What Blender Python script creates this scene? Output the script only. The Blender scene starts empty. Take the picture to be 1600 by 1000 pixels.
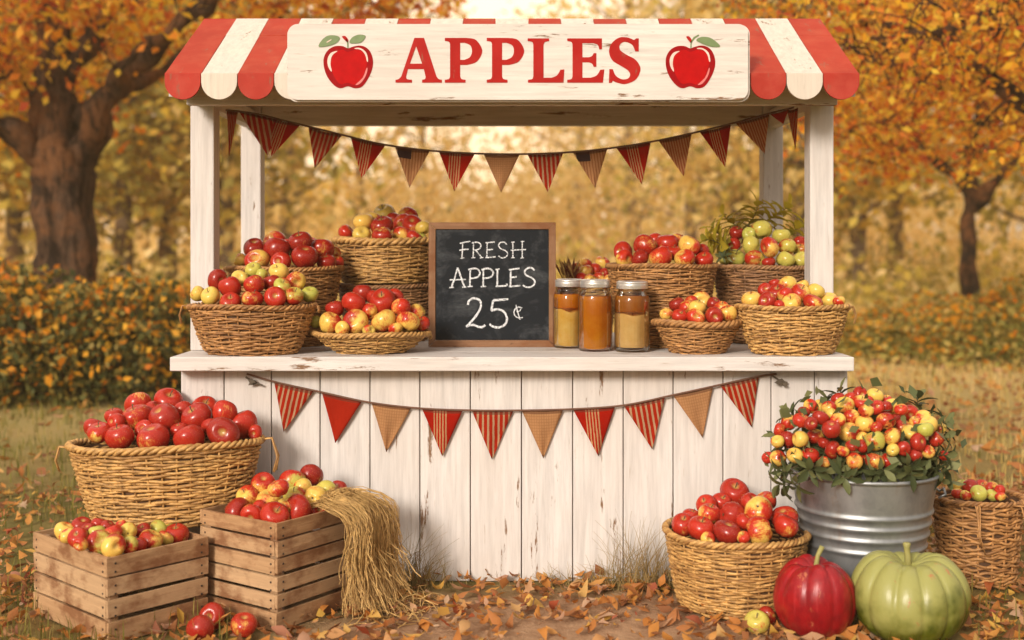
import bpy, math, random
import numpy as np
from mathutils import Vector, Matrix, Euler
from mathutils.geometry import tessellate_polygon

PI = math.pi
SC = bpy.context.scene
COL = SC.collection
CAM_Z = 1.31
FPX = 1800.0


def P(px, py, Y):
    """a point of the place at distance Y, from a reading on the photograph"""
    return Vector(((px - 800) / FPX * Y, Y, CAM_Z - (py - 390) / FPX * Y))


# ------------------------------------------------------------------ objects
def tag(o, label=None, cat=None, group=None, kind=None):
    if label: o['label'] = label
    if cat: o['category'] = cat
    if group: o['group'] = group
    if kind: o['kind'] = kind
    return o


def thing(name, label, cat, loc=(0, 0, 0), rot=(0, 0, 0), group=None):
    o = bpy.data.objects.new(name, None)
    COL.objects.link(o)
    o.location = loc
    o.rotation_euler = rot
    o.empty_display_size = 0.1
    return tag(o, label, cat, group)


class MB:
    def __init__(self):
        self.v, self.f, self.m, self.uv = [], [], [], None

    def add(self, verts, faces, mi=0):
        b = len(self.v)
        self.v.extend([tuple(p) for p in verts])
        self.f.extend([tuple(b + i for i in q) for q in faces])
        self.m.extend([mi] * len(faces))

    def box(self, x0, x1, y0, y1, z0, z1, mi=0, jit=0.0, rng=random):
        j = lambda: rng.uniform(-jit, jit) if jit else 0.0
        vs = [(x + j(), y + j(), z + j()) for z in (z0, z1) for y in (y0, y1) for x in (x0, x1)]
        self.add(vs, [(0, 2, 3, 1), (4, 5, 7, 6), (0, 1, 5, 4), (2, 6, 7, 3), (0, 4, 6, 2), (1, 3, 7, 5)], mi)

    def tube(self, pts, radii, sides=8, mi=0, caps=True, closed=False, flat=1.0, phase=0.0):
        pts = [Vector(p) for p in pts]
        n = len(pts)
        if not hasattr(radii, '__len__'): radii = [radii] * n
        ring, nrm = [], None
        for i in range(n):
            a = pts[(i - 1) % n] if (closed or i > 0) else pts[0]
            b = pts[(i + 1) % n] if (closed or i < n - 1) else pts[-1]
            t = (b - a)
            t = t.normalized() if t.length > 1e-9 else Vector((0, 0, 1))
            if nrm is None:
                nrm = t.orthogonal().normalized()
            nrm = nrm - t * nrm.dot(t)
            nrm = nrm.normalized() if nrm.length > 1e-6 else t.orthogonal().normalized()
            bn = t.cross(nrm)
            ring.append([pts[i] + (nrm * math.cos(phase + 2 * PI * k / sides) + bn * math.sin(phase + 2 * PI * k / sides) * flat) * radii[i] for k in range(sides)])
        vs = [p for r in ring for p in r]
        fs = []
        for i in range(n if closed else n - 1):
            i2 = (i + 1) % n
            for k in range(sides):
                k2 = (k + 1) % sides
                fs.append((i * sides + k, i * sides + k2, i2 * sides + k2, i2 * sides + k))
        if caps and not closed:
            fs.append(tuple(range(sides - 1, -1, -1)))
            fs.append(tuple((n - 1) * sides + k for k in range(sides)))
        self.add(vs, fs, mi)

    def lathe(self, prof, seg=32, mi=0, fn=None, cx=0, cy=0):
        """prof: list of (r, z); fn(r, z, angle) may change the radius"""
        vs, fs = [], []
        n = len(prof)
        for (r, z) in prof:
            for k in range(seg):
                a = 2 * PI * k / seg
                rr, zz = fn(r, z, a) if fn else (r, z)
                vs.append((cx + rr * math.cos(a), cy + rr * math.sin(a), zz))
        for i in range(n - 1):
            for k in range(seg):
                k2 = (k + 1) % seg
                fs.append((i * seg + k, i * seg + k2, (i + 1) * seg + k2, (i + 1) * seg + k))
        self.add(vs, fs, mi)

    def poly(self, loops, fn, mi=0):
        """flat polygon with holes; loops of (u, v), fn maps (u, v) to 3-D"""
        vv = [[Vector((p[0], p[1], 0)) for p in l] for l in loops]
        tris = tessellate_polygon(vv)
        flat = [p for l in loops for p in l]
        vs = [fn(p[0], p[1]) for p in flat]
        out = []
        for t in tris:
            a, b, c = (Vector(flat[i]).to_2d() for i in t)
            ar = (b - a).cross(c - a)
            if abs(ar) < 1e-9: continue
            out.append(t)
        self.add(vs, out, mi)

    def build(self, name, mats, parent=None, smooth=False, bevel=0.0, solid=0.0, uv=None, world=False):
        me = bpy.data.meshes.new(name)
        me.from_pydata(self.v, [], self.f)
        if not isinstance(mats, (list, tuple)): mats = [mats]
        for m in mats: me.materials.append(m)
        if len(mats) > 1:
            me.polygons.foreach_set('material_index', self.m)
        if smooth:
            me.polygons.foreach_set('use_smooth', [True] * len(me.polygons))
        if uv is not None:
            l = me.uv_layers.new(name='UVMap')
            for lp in me.loops:
                l.data[lp.index].uv = uv[lp.vertex_index]
        me.update()
        o = bpy.data.objects.new(name, me)
        COL.objects.link(o)
        if parent is not None:
            o.parent = parent
            if world:
                o.matrix_parent_inverse = Matrix.LocRotScale(parent.location, parent.rotation_euler, parent.scale).inverted()
        if bevel:
            b = o.modifiers.new('bevel', 'BEVEL')
            b.width = bevel; b.segments = 2; b.limit_method = 'ANGLE'; b.angle_limit = math.radians(40)
        if solid:
            s = o.modifiers.new('solid', 'SOLIDIFY')
            s.thickness = solid; s.offset = 0
        return o


def np_mesh(name, verts, nper, mats, midx=None, parent=None, faces=None, smooth=False):
    """many equal small faces fast. verts (n, nper, 3); faces: faces of one item (default one polygon)"""
    n = verts.shape[0]
    if faces is None: faces = [tuple(range(nper))]
    me = bpy.data.meshes.new(name)
    me.vertices.add(n * nper)
    me.vertices.foreach_set('co', verts.reshape(-1).astype(np.float32))
    loops, starts, tot = [], [], 0
    base = (np.arange(n) * nper)[:, None]
    per = np.array([i for f in faces for i in f])
    li = (base + per[None, :]).reshape(-1)
    st1, c = [], 0
    for f in faces:
        st1.append(c); c += len(f)
    st = ((np.arange(n) * c)[:, None] + np.array(st1)[None, :]).reshape(-1)
    me.loops.add(len(li))
    me.loops.foreach_set('vertex_index', li.astype(np.int32))
    me.polygons.add(len(st))
    me.polygons.foreach_set('loop_start', st.astype(np.int32))
    if not isinstance(mats, (list, tuple)): mats = [mats]
    for m in mats: me.materials.append(m)
    if midx is not None:
        me.polygons.foreach_set('material_index', np.repeat(np.asarray(midx, dtype=np.int32), len(faces)))
    if smooth:
        me.polygons.foreach_set('use_smooth', np.ones(len(st), dtype=bool))
    me.update(calc_edges=True)
    me.validate()
    o = bpy.data.objects.new(name, me)
    COL.objects.link(o)
    if parent is not None: o.parent = parent
    return o


def rand_rot(rng, n):
    q = rng.normal(size=(n, 4)); q /= np.linalg.norm(q, axis=1)[:, None]
    w, x, y, z = q.T
    R = np.empty((n, 3, 3))
    R[:, 0, 0] = 1 - 2 * (y * y + z * z); R[:, 0, 1] = 2 * (x * y - z * w); R[:, 0, 2] = 2 * (x * z + y * w)
    R[:, 1, 0] = 2 * (x * y + z * w); R[:, 1, 1] = 1 - 2 * (x * x + z * z); R[:, 1, 2] = 2 * (y * z - x * w)
    R[:, 2, 0] = 2 * (x * z - y * w); R[:, 2, 1] = 2 * (y * z + x * w); R[:, 2, 2] = 1 - 2 * (x * x + y * y)
    return R


LEAF4 = np.array([[0, -.5, 0], [.3, -.02, .07], [0, .5, -.04], [-.3, -.02, .07]])


def leaf_verts(rng, cen, size, template=LEAF4):
    """leaf blades at the centres with random turn"""
    n = len(cen)
    R = rand_rot(rng, n)
    t = template[None] * np.asarray(size).reshape(-1, 1, 1)
    return np.einsum('nij,nkj->nki', R, np.broadcast_to(t, (n,) + template.shape)) + np.asarray(cen)[:, None, :]


# ---------------------------------------------------------------- materials
class N:
    def __init__(self, name):
        self.mat = bpy.data.materials.new(name)
        self.mat.use_nodes = True
        self.t = self.mat.node_tree
        self.t.nodes.clear()
        self.out = self.t.nodes.new('ShaderNodeOutputMaterial')

    def n(self, kind, _ins=None, **kw):
        nd = self.t.nodes.new('ShaderNode' + kind)
        for k, v in kw.items():
            setattr(nd, k, v)
        for k, v in (_ins or {}).items():
            self.set(nd, k, v)
        return nd

    def set(self, nd, k, v):
        s = nd.inputs[k]
        if isinstance(v, bpy.types.NodeSocket):
            self.t.links.new(v, s)
        elif isinstance(v, bpy.types.Node):
            self.t.links.new(v.outputs[0], s)
        else:
            if isinstance(v, tuple) and len(v) == 3 and s.type == 'RGBA': v = v + (1,)
            s.default_value = v

    def coord(self, kind='Object', scale=(1, 1, 1), loc=(0, 0, 0)):
        c = self.n('TexCoord')
        m = self.n('Mapping', {'Vector': c.outputs[kind], 'Scale': scale, 'Location': loc})
        return m.outputs[0]

    def noise(self, vec, scale=5, detail=4, rough=.55, dist=0):
        return self.n('TexNoise', {'Vector': vec, 'Scale': scale, 'Detail': detail, 'Roughness': rough, 'Distortion': dist}).outputs['Fac']

    def ramp(self, fac, stops, interp='LINEAR'):
        r = self.n('ValToRGB', {'Fac': fac})
        r.color_ramp.interpolation = interp
        e = r.color_ramp.elements
        while len(e) < len(stops): e.new(.5)
        for el, (p, c) in zip(e, stops):
            el.position = p
            el.color = (c, c, c, 1) if not isinstance(c, tuple) else c + (1,)
        return r.outputs['Color']

    def mix(self, f, a, b, blend='MIX'):
        m = self.n('Mix', data_type='RGBA', blend_type=blend)
        for i, v in ((0, f), (6, a), (7, b)):
            s = m.inputs[i]
            if isinstance(v, bpy.types.NodeSocket): self.t.links.new(v, s)
            else: s.default_value = v if i == 0 else (v + (1,) if len(v) == 3 else v)
        return m.outputs[2]

    def math(self, op, a, b=None, c=None, clamp=False):
        m = self.n('Math', operation=op, use_clamp=clamp)
        for i, v in enumerate((a, b, c)):
            if v is None: continue
            if isinstance(v, bpy.types.NodeSocket): self.t.links.new(v, m.inputs[i])
            else: m.inputs[i].default_value = v
        return m.outputs[0]

    def rnd(self):
        return self.n('NewGeometry').outputs['Random Per Island']

    def bump(self, h, strength=.3, dist=.01):
        return self.n('Bump', {'Height': h, 'Strength': strength, 'Distance': dist}).outputs[0]

    def done(self, base, rough=.6, normal=None, metal=0.0, **kw):
        p = self.n('BsdfPrincipled', {'Base Color': base, 'Roughness': rough, 'Metallic': metal})
        if normal is not None: self.set(p, 'Normal', normal)
        for k, v in kw.items(): self.set(p, k.replace('_', ' '), v)
        self.t.links.new(p.outputs[0], self.out.inputs[0])
        self.p = p
        return self.mat


def white_wood(name, axis, base=(.71, .67, .635), wear=.5, brown=(.20, .105, .05)):
    a = N(name)
    st = [26, 26, 26]; st['xyz'.index(axis)] = 1.6
    v = a.coord('Object', tuple(st))
    grain = a.noise(v, 2.2, 6, .65)
    isl = a.rnd()
    big = a.noise(a.coord('Object', (1, 1, 1)), 2.3, 4)
    col = a.mix(a.ramp(grain, [(.28, 0), (.62, 1)]), tuple(c * .70 for c in base), base)
    col = a.mix(a.ramp(big, [(.35, .45), (.65, 0)]), col, (.59, .51, .44))
    col = a.mix(a.math('MULTIPLY', isl, .22), col, (.60, .535, .47))
    st2 = [9, 9, 9]; st2['xyz'.index(axis)] = 1.3
    chip = a.noise(a.coord('Object', tuple(st2), (3.3, 1.7, 5.1)), 1.6, 8, .72)
    lo = .665 - .085 * wear
    chipm = a.ramp(chip, [(lo, 0), (lo + .035, 1)])
    col = a.mix(chipm, col, brown)
    fine = a.noise(a.coord('Object', tuple(s * 2.2 for s in st)), 3, 3, .6)
    col = a.mix(a.ramp(fine, [(.66, 0), (.74, .45)]), col, (.33, .24, .16))
    h = a.math('SUBTRACT', a.math('MULTIPLY', grain, .6), a.math('MULTIPLY', chipm, .8))
    return a.done(col, .62, a.bump(h, .35, .004), Specular_IOR_Level=.3)


def red_paint(name, base):
    a = N(name)
    v = a.coord('Object', (1, 1, 1))
    big = a.noise(v, 4, 6, .65)
    scr = a.noise(a.coord('Object', (6, 2, 2)), 5, 8, .7)
    col = a.mix(a.ramp(big, [(.3, 0), (.7, 1)]), tuple(c * .78 for c in base), base)
    fade = a.noise(v, 11, 5, .6)
    col = a.mix(a.ramp(fade, [(.45, 0), (.8, .5)]), col, (base[0] * 1.15, base[1] * 2.6, base[2] * 2.8))
    col = a.mix(a.ramp(scr, [(.61, 0), (.66, .75)]), col, (.25, .10, .06))
    return a.done(col, .65, a.bump(scr, .2, .003), Specular_IOR_Level=.12)


def raw_wood(name, axis, c1=(.49, .28, .135), c2=(.27, .14, .06), grey=(.55, .38, .22)):
    a = N(name)
    st = [40, 40, 40]; st['xyz'.index(axis)] = 2.2
    grain = a.noise(a.coord('Object', tuple(st)), 1.5, 7, .7, .4)
    isl = a.rnd()
    big = a.noise(a.coord('Object', (5, 5, 9)), 1.2, 5, .65)
    col = a.mix(a.ramp(grain, [(.3, 0), (.7, 1)]), c2, c1)
    col = a.mix(a.math('MULTIPLY', isl, .6), col, grey)
    col = a.mix(a.ramp(big, [(.46, 0), (.62, .85)]), col, (.19, .075, .03))
    dark = a.noise(a.coord('Object', (14, 14, 14)), 1.4, 6, .75)
    col = a.mix(a.ramp(dark, [(.62, 0), (.72, .8)]), col, (.07, .04, .022))
    return a.done(col, .75, a.bump(grain, .5, .004), Specular_IOR_Level=.2)


def wicker_mat(name, c1, c2, dark):
    a = N(name)
    isl = a.rnd()
    v = a.coord('Object', (1, 1, 1))
    col = a.ramp(isl, [(0, c2), (.5, c1), (1, tuple(min(1, c * 1.22) for c in c1))])
    nz = a.noise(v, 38, 5, .65)
    col = a.mix(a.ramp(nz, [(.35, .65), (.6, 0)]), col, dark)
    big = a.noise(v, 7, 4, .6)
    col = a.mix(a.ramp(big, [(.45, 0), (.75, .5)]), col, c2)
    fine = a.noise(a.coord('Object', (1, 1, 5)), 160, 2, .5)
    return a.done(col, .55, a.bump(fine, .35, .002), Specular_IOR_Level=.4)


def leaf_mat(name, stops, trans=.45, rough=.6):
    a = N(name)
    isl = a.rnd()
    col = a.ramp(isl, stops)
    nz = a.noise(a.coord('Object', (1, 1, 1)), 23, 2, .6)
    col = a.mix(a.math('MULTIPLY', nz, .5), col, a.mix(1.0, col, (.55, .42, .35), 'MULTIPLY'))
    p = a.n('BsdfPrincipled', {'Base Color': col, 'Roughness': rough, 'Specular IOR Level': .25})
    t = a.n('BsdfTranslucent', {'Color': col})
    m = a.n('MixShader', {'Fac': trans})
    a.t.links.new(p.outputs[0], m.inputs[1]); a.t.links.new(t.outputs[0], m.inputs[2])
    a.t.links.new(m.outputs[0], a.out.inputs[0])
    return a.mat


def plain(name, c, rough=.6, metal=0.0, bscale=0, **kw):
    a = N(name)
    nz = a.noise(a.coord('Object', (1, 1, 1)), bscale or 30, 4, .6)
    col = a.mix(a.ramp(nz, [(.3, .5), (.7, 0)]), c, tuple(x * .6 for x in c))
    return a.done(col, rough, a.bump(nz, .15, .003), metal, **kw)


M = {}
M['white_x'] = white_wood('white_paint_horizontal', 'x', wear=.9)
M['white_z'] = white_wood('white_paint_vertical', 'z', wear=.45)
M['white_y'] = white_wood('white_paint_depth', 'y')
M['cream_roof'] = white_wood('cream_roof_paint', 'y', (.66, .585, .475), .7)
M['red_roof'] = red_paint('red_roof_paint', (.40, .040, .018))
M['red_val'] = red_paint('red_scallop_paint', (.44, .042, .026))
M['cream_val'] = white_wood('cream_scallop_paint', 'z', (.70, .61, .48), .5, (.45, .30, .16))
M['sign'] = white_wood('sign_paint', 'x', (.75, .69, .62), .85)
M['sign_red'] = red_paint('sign_lettering_red', (.41, .012, .009))
M['emblem_red'] = plain('emblem_red', (.47, .003, .004), .6, Specular_IOR_Level=.08)
M['emblem_dark'] = plain('emblem_dark_red', (.31, .003, .006), .6, Specular_IOR_Level=.08)
M['emblem_light'] = plain('emblem_highlight', (.85, .60, .50), .5)
M['emblem_green'] = plain('emblem_green', (.17, .24, .09), .6)
M['crate_x'] = raw_wood('crate_wood_x', 'x')
M['crate_y'] = raw_wood('crate_wood_y', 'y')
M['crate_z'] = raw_wood('crate_wood_z', 'z', (.28, .18, .11))
M['frame_x'] = raw_wood('frame_wood_x', 'x', (.30, .155, .08), (.16, .075, .035), (.30, .17, .10))
M['frame_z'] = raw_wood('frame_wood_z', 'z', (.30, .155, .08), (.16, .075, .035), (.30, .17, .10))
M['wick_tan'] = wicker_mat('wicker_tan', (.51, .255, .085), (.30, .135, .042), (.12, .05, .016))
M['wick_gold'] = wicker_mat('wicker_gold', (.60, .345, .11), (.38, .19, .056), (.14, .06, .018))
M['wick_brown'] = wicker_mat('wicker_brown', (.38, .195, .08), (.22, .10, .04), (.09, .04, .016))
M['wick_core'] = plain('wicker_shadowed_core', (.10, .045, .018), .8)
M['straw'] = wicker_mat('straw_strands', (.66, .42, .15), (.46, .27, .08), (.22, .11, .03))
M['nail'] = plain('nail_iron', (.06, .045, .04), .5, .6)
M['twine'] = plain('twine', (.16, .075, .045), .85)
M['stem'] = plain('apple_stem', (.12, .075, .035), .7)
# ------------------------------------------------------------------- apples
def apple_material():
    a = N('apple_skin')
    oi = a.n('ObjectInfo')
    sep = a.n('SeparateColor', {'Color': oi.outputs['Color']})
    cov, grn, drk = sep.outputs[0], sep.outputs[1], sep.outputs[2]
    tc = a.n('TexCoord')
    rnd = oi.outputs['Random']
    off = a.n('CombineXYZ', {'X': a.math('MULTIPLY', rnd, 37.0), 'Y': a.math('MULTIPLY', rnd, 91.0), 'Z': a.math('MULTIPLY', rnd, 53.0)})
    pos = tc.outputs['Object']
    def vec(sc):
        m = a.n('VectorMath', operation='MULTIPLY'); a.set(m, 0, pos); m.inputs[1].default_value = sc
        s = a.n('VectorMath', operation='ADD'); a.set(s, 0, m.outputs[0]); a.set(s, 1, off.outputs[0])
        return s.outputs[0]
    streak = a.noise(vec((9, 9, 1.1)), 1.6, 5, .65, .3)
    patch = a.noise(vec((.8, .8, .8)), 1.0, 3, .55)
    fine = a.noise(vec((26, 26, 2.2)), 1.5, 3, .6)
    # the side that saw the sun turns red
    ang = a.math('MULTIPLY', rnd, 41.0)
    d = a.n('CombineXYZ', {'X': a.math('COSINE', ang), 'Y': a.math('SINE', ang), 'Z': a.math('SUBTRACT', a.math('MULTIPLY', rnd, 1.0), .3)})
    dot = a.n('VectorMath', operation='DOT_PRODUCT'); a.set(dot, 0, pos); a.set(dot, 1, d.outputs[0])
    s = a.math('MULTIPLY_ADD', dot.outputs['Value'], .40, a.math('MULTIPLY_ADD', a.math('SUBTRACT', streak, .5), 1.25, a.math('MULTIPLY', a.math('SUBTRACT', patch, .5), 2.3)))
    s = a.math('ADD', s, a.math('MULTIPLY', a.math('SUBTRACT', cov, .5), 1.9))
    redm = a.ramp(a.math('ADD', s, .5), [(.30, 0), (.74, 1)])
    yel = a.mix(grn, (.74, .44, .07), (.37, .375, .05))
    yel = a.mix(a.ramp(fine, [(.4, 0), (.75, .4)]), yel, (.86, .66, .25))
    red = a.mix(drk, (.44, .014, .009), (.21, .003, .007))
    red = a.mix(a.ramp(fine, [(.42, 0), (.75, .38)]), red, (.70, .14, .03))
    col = a.mix(redm, yel, red)
    vo = a.n('TexVoronoi', {'Vector': vec((8.5, 8.5, 8.5)), 'Scale': 1.0})
    col = a.mix(a.ramp(vo.outputs['Distance'], [(.07, .6), (.15, 0)]), col, (.80, .55, .28))
    # russet round the stem hollow and the dry calyx underneath
    sp = a.n('SeparateXYZ', {'Vector': pos})
    rr = a.math('SQRT', a.math('ADD', a.math('MULTIPLY', sp.outputs[0], sp.outputs[0]), a.math('MULTIPLY', sp.outputs[1], sp.outputs[1])))
    rn = a.math('ADD', rr, a.math('MULTIPLY', a.math('SUBTRACT', streak, .5), .25))
    top = a.math('MULTIPLY', a.ramp(rn, [(.06, 1), (.30, 0)]), a.math('GREATER_THAN', sp.outputs[2], 0.0))
    col = a.mix(a.math('MULTIPLY', top, .75), col, (.50, .36, .10))
    bot = a.math('MULTIPLY', a.ramp(rn, [(.05, 1), (.15, 0)]), a.math('LESS_THAN', sp.outputs[2], 0.0))
    col = a.mix(bot, col, (.07, .04, .02))
    return a.done(col, .27, a.bump(patch, .10, .05), Specular_IOR_Level=.2, Coat_Weight=.28, Coat_Roughness=.07)


M['apple'] = apple_material()


def apple_mesh(seed):
    """unit apple: radius about 1 across, root at its middle"""
    rng = random.Random(seed)
    tall = rng.uniform(.80, 1.0); lob = rng.uniform(.02, .07); ph = rng.uniform(0, 6.28)
    lean = rng.uniform(-.07, .07); k2 = rng.uniform(.02, .07); p2 = rng.uniform(0, 6.28)
    taper = rng.uniform(.06, .17)
    prof = []
    n = 17
    for i in range(n + 1):
        t = PI * i / n
        r = math.sin(t) ** .86
        z = math.cos(t)
        # hollows at both ends
        z -= .36 * math.exp(-(r / .30) ** 2) * (1 if z > 0 else 0)
        z += .20 * math.exp(-(r / .22) ** 2) * (1 if z < 0 else 0)
        r *= 1 + taper * (math.cos(t) * .6)
        prof.append((max(r, .004), z * tall))
    prof.reverse()
    def fn(r, z, a):
        w = 1 + lob * math.cos(5 * a + ph) * (.35 + .65 * (z < 0)) * abs(z) + k2 * math.cos(2 * a + p2)
        return r * w, z + lean * r * math.cos(a + p2) - (.05 * math.cos(5 * a + ph) * r if z < -.6 else 0)
    b = MB(); b.lathe(prof, 26, 0, fn)
    b.add([(0, 0, prof[0][1]), (0, 0, prof[-1][1])], [])
    nn = len(b.v)
    for k in range(26):
        b.f.append((nn - 2, (k + 1) % 26, k)); b.m.append(0)
        s = n * 26
        b.f.append((nn - 1, s + k, s + (k + 1) % 26)); b.m.append(0)
    o = b.build('apple', M['apple'], smooth=True)
    me = o.data
    bpy.data.objects.remove(o)
    return me, max(p[1] for p in prof) - .0


APPLES = [apple_mesh(s) for s in (3, 8, 15, 21, 34, 55, 61, 72, 83)]


def stem_mesh():
    b = MB(); b.tube([(0, 0, .38), (.02, .01, .62), (.05, .02, .82), (.11, .04, .98)], [.042, .034, .036, .055], 7)
    o = b.build('stem', M['stem'], smooth=True); me = o.data; bpy.data.objects.remove(o)
    return me


STEM_ME = stem_mesh()
KIND = {  # covering of red, green instead of yellow ground, darkness of the red
    'R': (.97, .2, .75, 'deep red'), 'r': (.86, .1, .3, 'red'), 'o': (.56, .05, .05, 'orange-red'),
    'b': (.52, .15, .35, 'red-blushed yellow'), 'y': (.20, .30, .0, 'yellow'), 'g': (.14, .9, .2, 'green'), 'm': (.50, .85, .35, 'red-mottled green'), 'l': (.30, .0, .0, 'pale yellow'),
}
ARNG = random.Random(77)


def make_apple(pos, r, code, label, group, stem=False):
    me, _ = ARNG.choice(APPLES)
    o = bpy.data.objects.new('apple', me)
    COL.objects.link(o)
    o.location = pos
    o.scale = (r * ARNG.uniform(.95, 1.05), r * ARNG.uniform(.95, 1.05), r * ARNG.uniform(.94, 1.04))
    if stem:
        e = Euler((ARNG.uniform(.15, .75), ARNG.uniform(-.4, .4), ARNG.uniform(-.5, .5)))
    else:
        q = ARNG.random()
        if q < .55: e = Euler((ARNG.uniform(-.5, .9), ARNG.uniform(-.6, .6), ARNG.uniform(-PI, PI)))
        elif q < .8: e = Euler((ARNG.uniform(1.0, 1.7), ARNG.uniform(-.7, .7), ARNG.uniform(-.8, .8)))
        else: e = Euler((ARNG.uniform(-PI, PI), ARNG.uniform(-PI, PI), ARNG.uniform(-PI, PI)))
    if not stem: o.rotation_mode = 'XYZ'
    o.rotation_euler = e
    c = KIND[code]
    j = lambda v, d: min(1, max(0, v + ARNG.uniform(-d, d)))
    o.color = (j(c[0], .07), j(c[1], .12), j(c[2], .2), 1)
    tag(o, label, 'apple', group)
    if stem:
        s = bpy.data.objects.new('stem', STEM_ME); COL.objects.link(s); s.parent = o
    return o


ORD = ['', 'second', 'third', 'fourth', 'fifth', 'sixth', 'seventh', 'eighth', 'ninth', 'tenth', 'eleventh', 'twelfth', 'thirteenth', 'fourteenth', 'fifteenth', 'sixteenth', 'seventeenth']


def heap(items, where, group, cx, cy, zc, a, b, hh, rownames=None, box=None):
    """apples heaped on a dome (ellipsoid a, b, hh about cx, cy, zc); each keeps its reading from the photo, depth comes from the dome"""
    C = Vector((cx, cy, zc))
    cam = Vector((0, 0, CAM_Z))
    L = []
    for (px, py, d, code, row) in items:
        dv = P(px, py, 1.0) - cam              # Y = 1 per unit
        oc = cam - C
        s = Vector((1 / a, 1 / b, 1 / hh))
        dd = Vector((dv[i] * s[i] for i in range(3))); o2 = Vector((oc[i] * s[i] for i in range(3)))
        A, B, Cc = dd.dot(dd), 2 * dd.dot(o2), o2.dot(o2) - 1
        disc = B * B - 4 * A * Cc
        Y = (-B - math.sqrt(disc)) / (2 * A) if disc > 0 else -B / (2 * A)
        rr_ = d / 2 * cy / FPX
        lo = lambda px_, Y_: cy - max(.01, b - rr_ * .55) * math.sqrt(max(.0, 1 - ((px_ - 800) / FPX * Y_ - cx) ** 2 / (a * a)))
        Y = min(max(Y, lo(px, Y)), cy + b * .6)
        L.append([px, py, d, code, row, Y])
    for it in range(60):
        for i in range(len(L)):
            for j in range(i):
                p, q = L[i], L[j]
                A_, B_ = P(p[0], p[1], p[5]), P(q[0], q[1], q[5])
                r1, r2 = p[2] / 2 * p[5] / FPX, q[2] / 2 * q[5] / FPX
                need = .90 * (r1 + r2); dist = (A_ - B_).length
                if dist < need:
                    # the one nearer in the picture (lower row) comes forward
                    f, bk = (p, q) if (p[4], -p[1]) < (q[4], -q[1]) else (q, p)
                    sft = (need - dist) * .5
                    f[5] -= sft * .35; bk[5] += sft * .65
        for p in L:
            rr_ = p[2] / 2 * cy / FPX
            p[5] = min(max(p[5], lo(p[0], p[5])), cy + b * .95)
    rows = sorted(set(p[4] for p in L))
    names = rownames or {1: ['heap'], 2: ['front row', 'upper row'], 3: ['front row', 'middle row', 'top row'], 4: ['lowest row', 'front row', 'middle row', 'top row']}[len(rows)]
    for row, nm in zip(rows, names):
        R_ = sorted([p for p in L if p[4] == row], key=lambda p: p[0])
        for i, p in enumerate(R_):
            if len(R_) == 1: pl = 'alone in'
            elif i == 0: pl = 'leftmost in'
            elif i == len(R_) - 1: pl = 'rightmost in'
            else: pl = ORD[i] + ' from left in'
            lab = f"{KIND[p[3]][3]} apple {pl} {nm} of {where}"
            pos, rad_ = P(p[0], p[1], p[5]), p[2] / 2 * p[5] / FPX
            if box and pos.z - rad_ * .8 < box[4]:          # stays inside the crate walls
                (bx_, by_), an, cc, aa, hh_ = box
                ux, uy = Vector((math.cos(an), math.sin(an))), Vector((-math.sin(an), math.cos(an)))
                q = Vector((pos.x - bx_, pos.y - by_)); mg = .014 + rad_ * (1.0 if pos.z < hh_ + rad_ * .3 else .6)
                lx = min(max(q.dot(ux), mg), cc - mg); ly = min(max(q.dot(uy), mg), aa - mg)
                w_ = Vector((bx_, by_)) + ux * lx + uy * ly
                pos = Vector((w_.x, w_.y, max(pos.z, hh_ - .01)))
            make_apple(pos, rad_, p[3], lab, group, stem=ARNG.random() < .3)


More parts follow.
